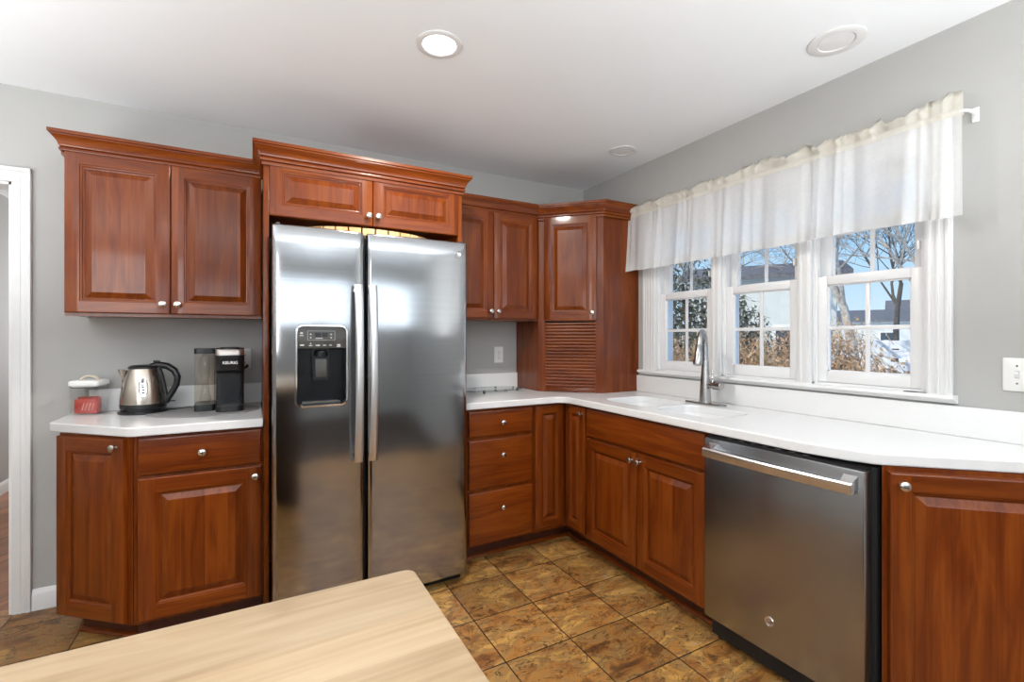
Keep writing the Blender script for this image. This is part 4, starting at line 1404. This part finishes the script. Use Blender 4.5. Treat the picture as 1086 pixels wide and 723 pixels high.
# tank
m = MB()
tx0, tx1 = -0.150, -0.0645
ty0, ty1 = -0.045, 0.120
for i_ in (0.0, 0.0025):
    m.loft([[(x, y, zz) for x, y in rrect(tx0 + i_, tx1 - i_, ty0 + i_, ty1 - i_, 0.016)] for zz in (0.032, 0.285)], True, False, False)
tk = m.done('water_tank', 'tankp', t, angle=50)
MB().loft([[(x, y, zz) for x, y in rrect(tx0 - 0.001, tx1, ty0 - 0.001, ty1, 0.016)] for zz in (0.0, 0.032)]).done('tank_base', 'black', tk, angle=50)
MB().loft([[(x, y, zz) for x, y in rrect(tx0 - 0.001, tx1, ty0 - 0.001, ty1, 0.016)] for zz in (0.279, 0.304)]).done('tank_lid', 'black', tk, angle=50)
m = MB()
m.lathe([(0.020, 0.034), (0.024, 0.05), (0.016, 0.10), (0.012, 0.15), (0.019, 0.165), (0.019, 0.26), (0.012, 0.275)], ((tx0 + tx1) / 2, 0.02, 0.0), 18)
m.done('filter_holder', 'acrylic', tk, angle=50)

# --- oval glass tray by the fridge
t = thing('glass_tray', 'oval clear glass tray with small dark studs beside the refrigerator', 'tray', (-0.905, -0.165, 0.9145))
el = lambda s, zz, n=56: [(0.245 * s * math.cos(2 * PI * i / n), 0.130 * s * math.sin(2 * PI * i / n), zz) for i in range(n)]
m = MB()
m.loft([el(0.90, 0.008), el(0.985, 0.010), el(1.0, 0.014), el(1.0, 0.017), el(0.985, 0.018), el(0.90, 0.0125)])
m.done('plate', 'trayg', t, angle=50)
m = MB()
m.tube([Vector(p) for p in el(0.995, 0.0165)] + [Vector(el(0.995, 0.0165)[0])], 0.0020, 8)
m.done('rim', 'trayg', t)
for k in range(8):
    a = R(20 + 45 * k)
    MB().lathe([(0.008, 0.0), (0.009, 0.004), (0.007, 0.012), (0.007, 0.019), (0.004, 0.021)], (0.205 * math.cos(a), 0.100 * math.sin(a), 0.0), 12).done('stud', 'dgrey' if k % 2 else 'nickel', t)

# ================================================================== outlets, switch
def outlet(label, loc, rotz=0.0):
    t = thing('wall_outlet', label, 'outlet', loc, rotz)
    MB().box(-0.035, 0.035, -0.006, -0.0005, -0.057, 0.057, 0.003).done('cover_plate', 'whitep', t)
    for s in (1, -1):
        m = MB()
        m.loft([[(x, yy, zz + s * 0.020) for x, zz in rrect(-0.016, 0.016, -0.014, 0.014, 0.011)] for yy in (-0.005, -0.0085)])
        rc = m.done('receptacle', 'whitep', t)
        MB().box(-0.008, -0.006, -0.0092, -0.008, s * 0.020 - 0.004, s * 0.020 + 0.005).box(0.006, 0.008, -0.0092, -0.008, s * 0.020 - 0.004, s * 0.020 + 0.005).box(-0.002, 0.002, -0.0092, -0.008, s * 0.020 - 0.010, s * 0.020 - 0.006).done('slot', 'slot', rc)
    MB().lathe([(0.003, 0.006), (0.003, 0.0072)], (0, 0, 0), 10, 'Y').done('screw', 'nickel', t)
outlet('white wall outlet under the wall cabinet right of the refrigerator', (-0.758, -0.0005, 1.153))
outlet('white wall outlet half hidden behind the coffee maker', (-2.345, -0.0005, 1.158))
t = thing('light_switch', 'white light switch on the grey wall right of the windows', 'switch', (-0.0005, -2.427, 1.150), R(-90))
MB().box(-0.036, 0.036, -0.006, -0.0005, -0.057, 0.057, 0.003).done('cover_plate', 'whitep', t)
for x in (0.0,):
    m = MB()
    m.box(x - 0.006, x + 0.006, -0.0068, -0.005, -0.013, 0.013, mi=1)
    m.loft([[(x - 0.0045, -0.0066, -0.008), (x + 0.0045, -0.0066, -0.008), (x + 0.0045, -0.0066, 0.008), (x - 0.0045, -0.0066, 0.008)], [(x - 0.004, -0.016, 0.003), (x + 0.004, -0.016, 0.003), (x + 0.004, -0.014, 0.010), (x - 0.004, -0.014, 0.010)]])
    m.done('toggle', ['whitep', 'icon'], t)
    for zz in (-0.030, 0.030):
        MB().lathe([(0.0032, 0.006), (0.0032, 0.0074)], (x, 0, zz), 10, 'Y').done('screw', 'nickel', t)

# ================================================================== ceiling lights
def downlight(label, x, y, r_out, r_in, lit, cat='ceiling light', name='recessed_light', power=0.0, group=None):
    t = thing(name, label, cat, (x, y, H), 0, group)
    MB().lathe([(r_out, -0.0005), (r_out, -0.004), (r_out - 0.006, -0.007), (r_in + 0.004, -0.006), (r_in, 0.0), (r_in, -0.0006)][:5], (0, 0, 0), 48, cap0=False, cap1=False).done('trim_ring', 'trim', t)
    MB().lathe([(r_in, -0.0006), (r_in, -0.0030), (r_in - 0.004, -0.0036), (0.004, -0.0038)], (0, 0, 0), 40).done('lens', 'lamp_on' if lit else ('grille' if name != 'recessed_light' else 'lamp_off'), t)
    if power:
        light('downlight_lamp', 'AREA', (x, y, H - 0.012), (0, 0, 0), power, (1.0, 0.95, 0.88), r_in * 1.9, shape='DISK')
    return t
downlight('lit recessed ceiling light above the refrigerator', -1.648, -1.234, 0.090, 0.064, True, power=22)
downlight('small unlit recessed ceiling light near the corner cupboard', -0.278, -0.765, 0.084, 0.058, False)
downlight('large round flush fixture on the ceiling near the curtain', -0.288, -2.000, 0.098, 0.060, False)

# ================================================================== curtain
t = thing('valance_curtain', 'sheer white gathered valance hanging over the windows', 'curtain', (-0.075, -1.455, 2.085))
NY = 460
yA, yB = 0.855, -0.855
def fold(y, k):
    """gathering: a few scales of pleats; k is how far below the rod (0..1)"""
    a = noise.noise(Vector((y * 5.0, 3.1, 0.0)))
    b = noise.noise(Vector((y * 17.0, 9.7, k * 0.7)))
    ph = y * 2 * PI / 0.150 + 5.0 * a
    sn = math.sin(ph)
    return 0.75 * (sn * abs(sn)) * (0.6 + 0.8 * abs(a)) + 0.22 * math.sin(ph * 2.3 + 1.0 + a * 3) + 0.45 * b
bm = bmesh.new()
rows = [0.0, 0.08, 0.2, 0.35, 0.5, 0.65, 0.8, 0.9, 1.0]
def cpos(y, k):
    amp = 0.008 + 0.024 * k
    drop = 0.372 + 0.010 * noise.noise(Vector((y * 3.0, 0, 5))) - 0.008 * fold(y, 1.0)
    side = 0.010 * k * noise.noise(Vector((y * 2.0, 7, 0)))
    return Vector((-0.012 + amp * fold(y, k) - 0.016 * k, y + side, -0.012 - (drop - 0.012) * k))
V = []
for i in range(NY + 1):
    y = yA + (yB - yA) * i / NY
    V.append([bm.verts.new(cpos(y, k)) for k in rows])
for i in range(NY):
    for j in range(len(rows) - 1):
        bm.faces.new((V[i][j], V[i + 1][j], V[i + 1][j + 1], V[i][j + 1]))
me = bpy.data.meshes.new('drape')
bm.to_mesh(me)
bm.free()
finish('drape', me, ['sheer'], t, angle=180)
# hem: doubled cloth behind the foot of the drape
bm = bmesh.new()
V = []
for i in range(NY + 1):
    y = yA + (yB - yA) * i / NY
    V.append([bm.verts.new(cpos(y, k) + Vector((0.0018, 0, 0))) for k in (0.865, 0.93, 0.998)])
for i in range(NY):
    for j in range(2):
        bm.faces.new((V[i][j], V[i + 1][j], V[i + 1][j + 1], V[i][j + 1]))
me = bpy.data.meshes.new('hem')
bm.to_mesh(me)
bm.free()
finish('hem', me, ['hem'], t, angle=180)
# ruffled heading: pocket around the rod and an upstanding frill
bm = bmesh.new()
V = []
for i in range(NY + 1):
    y = yA + (yB - yA) * i / NY
    f = fold(y, 0.0)
    g = noise.noise(Vector((y * 34, 1.7, 2.0))) * 1.4
    g2 = noise.noise(Vector((y * 11, 4.7, 8.0)))
    hgt = 0.046 + 0.042 * g2 + 0.022 * g
    prof = [(-0.012 + 0.010 * f, -0.014), (-0.017 + 0.004 * f, -0.004), (-0.015 + 0.005 * g, 0.008), (-0.008 + 0.006 * f, 0.013), (-0.022 + 0.030 * g2 + 0.022 * f, 0.013 + hgt * 0.5), (-0.010 + 0.034 * g2 + 0.026 * g - 0.014 * f, 0.013 + hgt),
            (0.002 + 0.026 * g2, 0.010 + hgt * 0.8), (0.006 + 0.006 * f, 0.013), (0.013, 0.004), (0.013, -0.010)]
    V.append([bm.verts.new((p[0], y + 0.006 * g, p[1])) for p in prof])
for i in range(NY):
    for j in range(len(V[0]) - 1):
        bm.faces.new((V[i][j], V[i + 1][j], V[i + 1][j + 1], V[i][j + 1]))
me = bpy.data.meshes.new('ruffle_heading')
bm.to_mesh(me)
bm.free()
finish('ruffle_heading', me, ['header'], t, angle=180)
t2 = thing('curtain_rod', 'white curtain rod running through the valance heading', 'curtain rod', (-0.075, -1.455, 2.085))
MB().tube([(0.0745, 0.868, 0), (0.02, 0.868, 0), (0.0, 0.862, 0), (0, 0.84, 0), (0, -0.84, 0), (0, -0.858, 0), (0.02, -0.866, 0), (0.0745, -0.866, 0)], 0.0055, 10).done('rod', 'trim', t2)
for y in (0.868, -0.866):
    MB().box(0.066, 0.0745, y - 0.010, y + 0.010, -0.030, 0.022, 0.002).done('bracket', 'trim', t2)

# small wire ring lying on the window stool
m = MB()
pts = [(0.022 * math.cos(a), 0.014 * math.sin(a), 0.002) for a in [2 * PI * i / 18 for i in range(18)]]
m.tube(pts + [(0.024, -0.004, 0.002), (0.05, -0.012, 0.002)], 0.0014, 6)
tag(m.done('wire_ring', 'dgrey', loc=(-0.022, -2.135, 1.0625), rotz=R(-80)), 'small dark wire ring lying on the right end of the window ledge', 'ring')

# ================================================================== island
t = thing('kitchen_island', 'wooden kitchen island with pale butcher-block top in the foreground', 'island', (-2.68, -2.66, 0))
ix0, ix1, iy0, iy1 = -3.35 + 2.68, -2.070 + 2.68, -3.04 + 2.66, -2.281 + 2.66
m = MB()
m.loft([[(x, y, zz) for x, y in rrect(ix0 + i_, ix1 - i_, iy0 + i_, iy1 - i_, 0.016, 5)] for i_, zz in ((0.003, 0.874), (0.0, 0.878), (0.0, 0.908), (0.002, 0.912), (0.006, 0.914))])
m.done('butcher_block_top', 'block', t, angle=35)
m = MB()
a0, a1, c0, c1 = ix0 + 0.06, ix1 - 0.06, iy0 + 0.06, iy1 - 0.06
m.box(a0, a1, c0, c1, 0.10, 0.873, 0.002).box(a0 + 0.05, a1 - 0.05, c0 + 0.05, c1 - 0.05, 0.0, 0.10)
m.done('cabinet_body', 'walnut', t)
for k in range(3):
    wd_ = (a1 - a0 - 0.05) / 3
    o = drawer(t, wd_ - 0.012, 0.70, (a1 - 0.02 - k * (wd_ + 0.004), c1, 0.13), PI, True, 'door', kz=0.62)
    o.data.materials[0] = MAT['walnut']

# ================================================================== outdoors
GZ = -0.55
bm = bmesh.new()
nx_, ny_ = 40, 50
G = [[bm.verts.new((0.3 + 60 * (i / nx_) ** 1.6, -20 + 75 * j / ny_, GZ + 0.10 * noise.noise(Vector((i * 0.7, j * 0.7, 0))))) for j in range(ny_ + 1)] for i in range(nx_ + 1)]
for i in range(nx_):
    for j in range(ny_):
        bm.faces.new((G[i][j], G[i + 1][j], G[i + 1][j + 1], G[i][j + 1]))
me = bpy.data.meshes.new('snowy_ground')
bm.to_mesh(me)
bm.free()
o = finish('snowy_ground', me, ['snow'])
struct(o)

def tree(label, x, y, h, r, seed, mat='bark', lean=(0, 0), depth=5, name='bare_tree', fork=0.35, spread=0.55):
    rnd = random.Random(seed)
    m = MB()
    def grow(p, d, ln, rad, lev):
        n = 4 if lev > 1 else 3
        pts, rads = [p], [rad]
        q, dd = p.copy(), d.copy()
        kids = []
        for i in range(n):
            dd = (dd + Vector((rnd.gauss(0, .10), rnd.gauss(0, .10), rnd.gauss(0.02, .07)))).normalized()
            q = q + dd * (ln / n)
            pts.append(q.copy())
            rr_ = rad * (1 - 0.45 * (i + 1) / n)
            rads.append(rr_)
            if lev > 0 and (i >= 2 or (lev < depth and i >= 1)):
                kids.append((q.copy(), dd.copy(), rr_))
        m.tube(pts, rads, 7 if lev >= depth - 1 else (4 if lev > 1 else 3))
        if lev > 0:
            for k, (kp, kd, kr) in enumerate(kids):
                cnt = 2 if (k == len(kids) - 1 or rnd.random() < fork) else 1
                for _ in range(cnt):
                    ax = Vector((rnd.gauss(0, 1), rnd.gauss(0, 1), rnd.gauss(0, .6))).normalized()
                    nd = (kd * (1 - spread * 0.5) + ax * spread).normalized()
                    nd.z += 0.12
                    nd.normalize()
                    grow(kp, nd, ln * rnd.uniform(0.55, 0.78), max(0.007, kr * rnd.uniform(0.5, 0.72)), lev - 1)
    d0 = Vector((lean[0], lean[1], 1)).normalized()
    grow(Vector((0, 0, -0.1)), d0, h * 0.42, r, depth)
    return tag(m.done(name, mat, loc=(x, y, GZ), angle=60, recalc=False), label, 'tree', 'bare trees beyond the windows')

def pos(px, dist):
    a = math.atan((px - 543) / 500.0) + R(28.597)
    return (-2.2908 + dist * math.sin(a) / 1.0, -3.0147 + dist * math.cos(a) / 1.0)

for k, (px, d, h, r, lean, mt, lab) in enumerate((
        (912, 14.0, 8.5, 0.13, (0.05, -0.09), 'bark', 'leaning bare tree with pale trunk in the middle of the right window'),
        (880, 16.5, 9.0, 0.10, (-0.02, 0.03), 'bark', 'slim bare tree at the left side of the right window'),
        (992, 15.5, 9.0, 0.13, (-0.03, 0.05), 'bark', 'bare tree whose branches cross the right edge of the right window'),
        (803, 25.0, 10.0, 0.12, (0.02, 0.02), 'bark', 'bare tree standing behind the house roof in the middle window'),
        (768, 21.0, 9.0, 0.10, (0.0, -0.05), 'bark', 'thin bare tree left of the house in the middle window'),
        (733, 22.0, 10.0, 0.12, (0.02, 0.0), 'bark_dark', 'dark bare tree rising behind the evergreen in the left window'),
        (947, 30.0, 11.0, 0.16, (0.03, 0.03), 'bark_dark', 'distant dark bare tree above the far house in the right window'))):
    x, y = pos(px, d)
    tree(lab, x, y, h, r, 40 + k, mt, lean, 4, fork=1.1)

def shrub(label, px, d, w, h, seed, mat='twig', name='dry_shrub', n=900, leaf=0.05, cat='shrub', group='dry hedge shrubs'):
    rnd = random.Random(seed)
    x, y = pos(px, d)
    m = MB()
    bm = m.bm
    for i in range(n):
        a = rnd.uniform(0, 2 * PI)
        rr_ = math.sqrt(rnd.random()) * w * 0.5
        bx, by = rr_ * math.cos(a), rr_ * math.sin(a)
        hz_ = h * rnd.uniform(0.25, 1.0) * (1 - 0.45 * (rr_ / (w * 0.5)) ** 2)
        tip = Vector((bx + rnd.gauss(0, .12), by + rnd.gauss(0, .12), hz_))
        ln = rnd.uniform(0.18, 0.45)
        d_ = Vector((rnd.gauss(0, .55), rnd.gauss(0, .55), rnd.uniform(0.2, 1))).normalized()
        p0 = tip - d_ * ln
        if p0.z < 0:
            p0.z = 0.0
        s_ = Vector((rnd.gauss(0, 1), rnd.gauss(0, 1), rnd.gauss(0, .5))).normalized() * rnd.uniform(0.004, 0.010)
        v = [bm.verts.new(p) for p in (p0 - s_, p0 + s_, tip)]
        bm.faces.new(v)
        for _ in range(2):
            c = p0.lerp(tip, rnd.uniform(0.3, 1.0))
            u1 = Vector((rnd.gauss(0, 1), rnd.gauss(0, 1), rnd.gauss(0, 1))).normalized() * leaf * rnd.uniform(0.3, 1)
            u2 = Vector((rnd.gauss(0, 1), rnd.gauss(0, 1), rnd.gauss(0, 1))).normalized() * leaf * rnd.uniform(0.2, .6)
            v = [bm.verts.new(p) for p in (c - u1, c + u2, c + u1, c - u2)]
            bm.faces.new(v)
    # main stems
    for i in range(10):
        a = rnd.uniform(0, 2 * PI)
        m.tube([(0.1 * math.cos(a), 0.1 * math.sin(a), 0), (w * .2 * math.cos(a), w * .2 * math.sin(a), h * 0.5), (w * .35 * math.cos(a), w * .35 * math.sin(a), h * 0.8)], [0.02, 0.012, 0.005], 5)
    return tag(m.done(name, mat, loc=(x, y, GZ), smooth=False, recalc=False), label, cat, group)

shr = [(700, 8.8, 2.2, 2.00, 'dry tan hedge shrub low in the left window, leftmost of the hedge'),
       (752, 8.6, 2.2, 2.02, 'dry tan hedge shrub between the left and middle windows'),
       (795, 8.4, 2.0, 2.06, 'dry tan hedge shrub at the left of the middle window'),
       (840, 8.2, 2.0, 2.04, 'dry tan hedge shrub at the right of the middle window'),
       (884, 8.0, 1.3, 2.25, 'taller dry brown shrub at the left of the right window'),
       (925, 7.6, 1.8, 1.62, 'low dry tan shrub in the middle of the right window'),
       (968, 7.4, 1.8, 1.58, 'low dry tan shrub at the right of the right window')]
for k, (px, d, w, h, lab) in enumerate(shr):
    shrub(lab, px, d, w, h, 90 + k, leaf=0.036, n=2600)
shrub('large dark evergreen shrub filling the left window', 718, 11.5, 3.4, 3.75, 131, 'needle', 'evergreen_shrub', 4200, 0.085, 'shrub', 'evergreens outside')
shrub('dark evergreen shrub before the house in the middle window', 786, 14.0, 1.5, 3.0, 132, 'needle', 'evergreen_shrub', 900, 0.07, 'shrub', 'evergreens outside')

def house(label, px, d, w, dep, eave, ridge, rot, name='house'):
    x, y = pos(px, d)
    t = thing(name, label, 'house', (x, y, GZ), rot, 'houses beyond the yard')
    MB().box(-w / 2, w / 2, -dep / 2, dep / 2, 0, eave).done('wall', 'siding', t)
    m = MB()
    o_ = 0.35
    m.loft([[(-w / 2 - o_, -dep / 2 - o_, eave - 0.08), (-w / 2 - o_, 0, ridge), (-w / 2 - o_, dep / 2 + o_, eave - 0.08), (-w / 2 - o_, dep / 2 + o_, eave + 0.06), (-w / 2 - o_, 0, ridge + 0.16), (-w / 2 - o_, -dep / 2 - o_, eave + 0.06)],
            [(w / 2 + o_, -dep / 2 - o_, eave - 0.08), (w / 2 + o_, 0, ridge), (w / 2 + o_, dep / 2 + o_, eave - 0.08), (w / 2 + o_, dep / 2 + o_, eave + 0.06), (w / 2 + o_, 0, ridge + 0.16), (w / 2 + o_, -dep / 2 - o_, eave + 0.06)]])
    m.done('roof', 'roof', t, angle=20)
    for s in ((-0.3, 0.05, 0.32) if w > 6 else (0.22,)):
        f = MB().box(s * w - 0.5, s * w + 0.5, -dep / 2 - 0.05, -dep / 2 + 0.02, 1.1, 2.2, 0.01).done('window', 'fence', t)
        MB().box(s * w - 0.42, s * w + 0.42, -dep / 2 - 0.06, -dep / 2 - 0.045, 1.18, 2.12).done('pane', 'hglass', f)
    return t
house('pale house with a dark roof seen in the middle window', 806, 18.0, 3.9, 3.6, 3.65, 4.1, R(-57))
house('long low distant house with dark roof seen in the right window', 925, 42.0, 12.0, 7.0, 2.9, 3.6, R(-62))
house('second distant house far off at the right edge of the right window', 1050, 52.0, 12.0, 7.0, 3.2, 4.8, R(-66))

# white picket fence beyond the hedge at the right
x, y = pos(962, 16.5)
t = thing('picket_fence', 'white wooden fence beyond the snow in the right window', 'fence', (x, y, GZ), R(-62))
for i in range(12):
    MB().box(-3.0 + i * 0.5, -2.88 + i * 0.5, -0.04, 0.04, 0, 1.75, 0.01).done('post', 'fence', t)
m = MB()
for zz in (0.30, 0.62, 0.94, 1.26, 1.52):
    m.box(-3.0, 2.62, -0.015, 0.015, zz, zz + 0.22)
m.done('rail', 'fence', t)
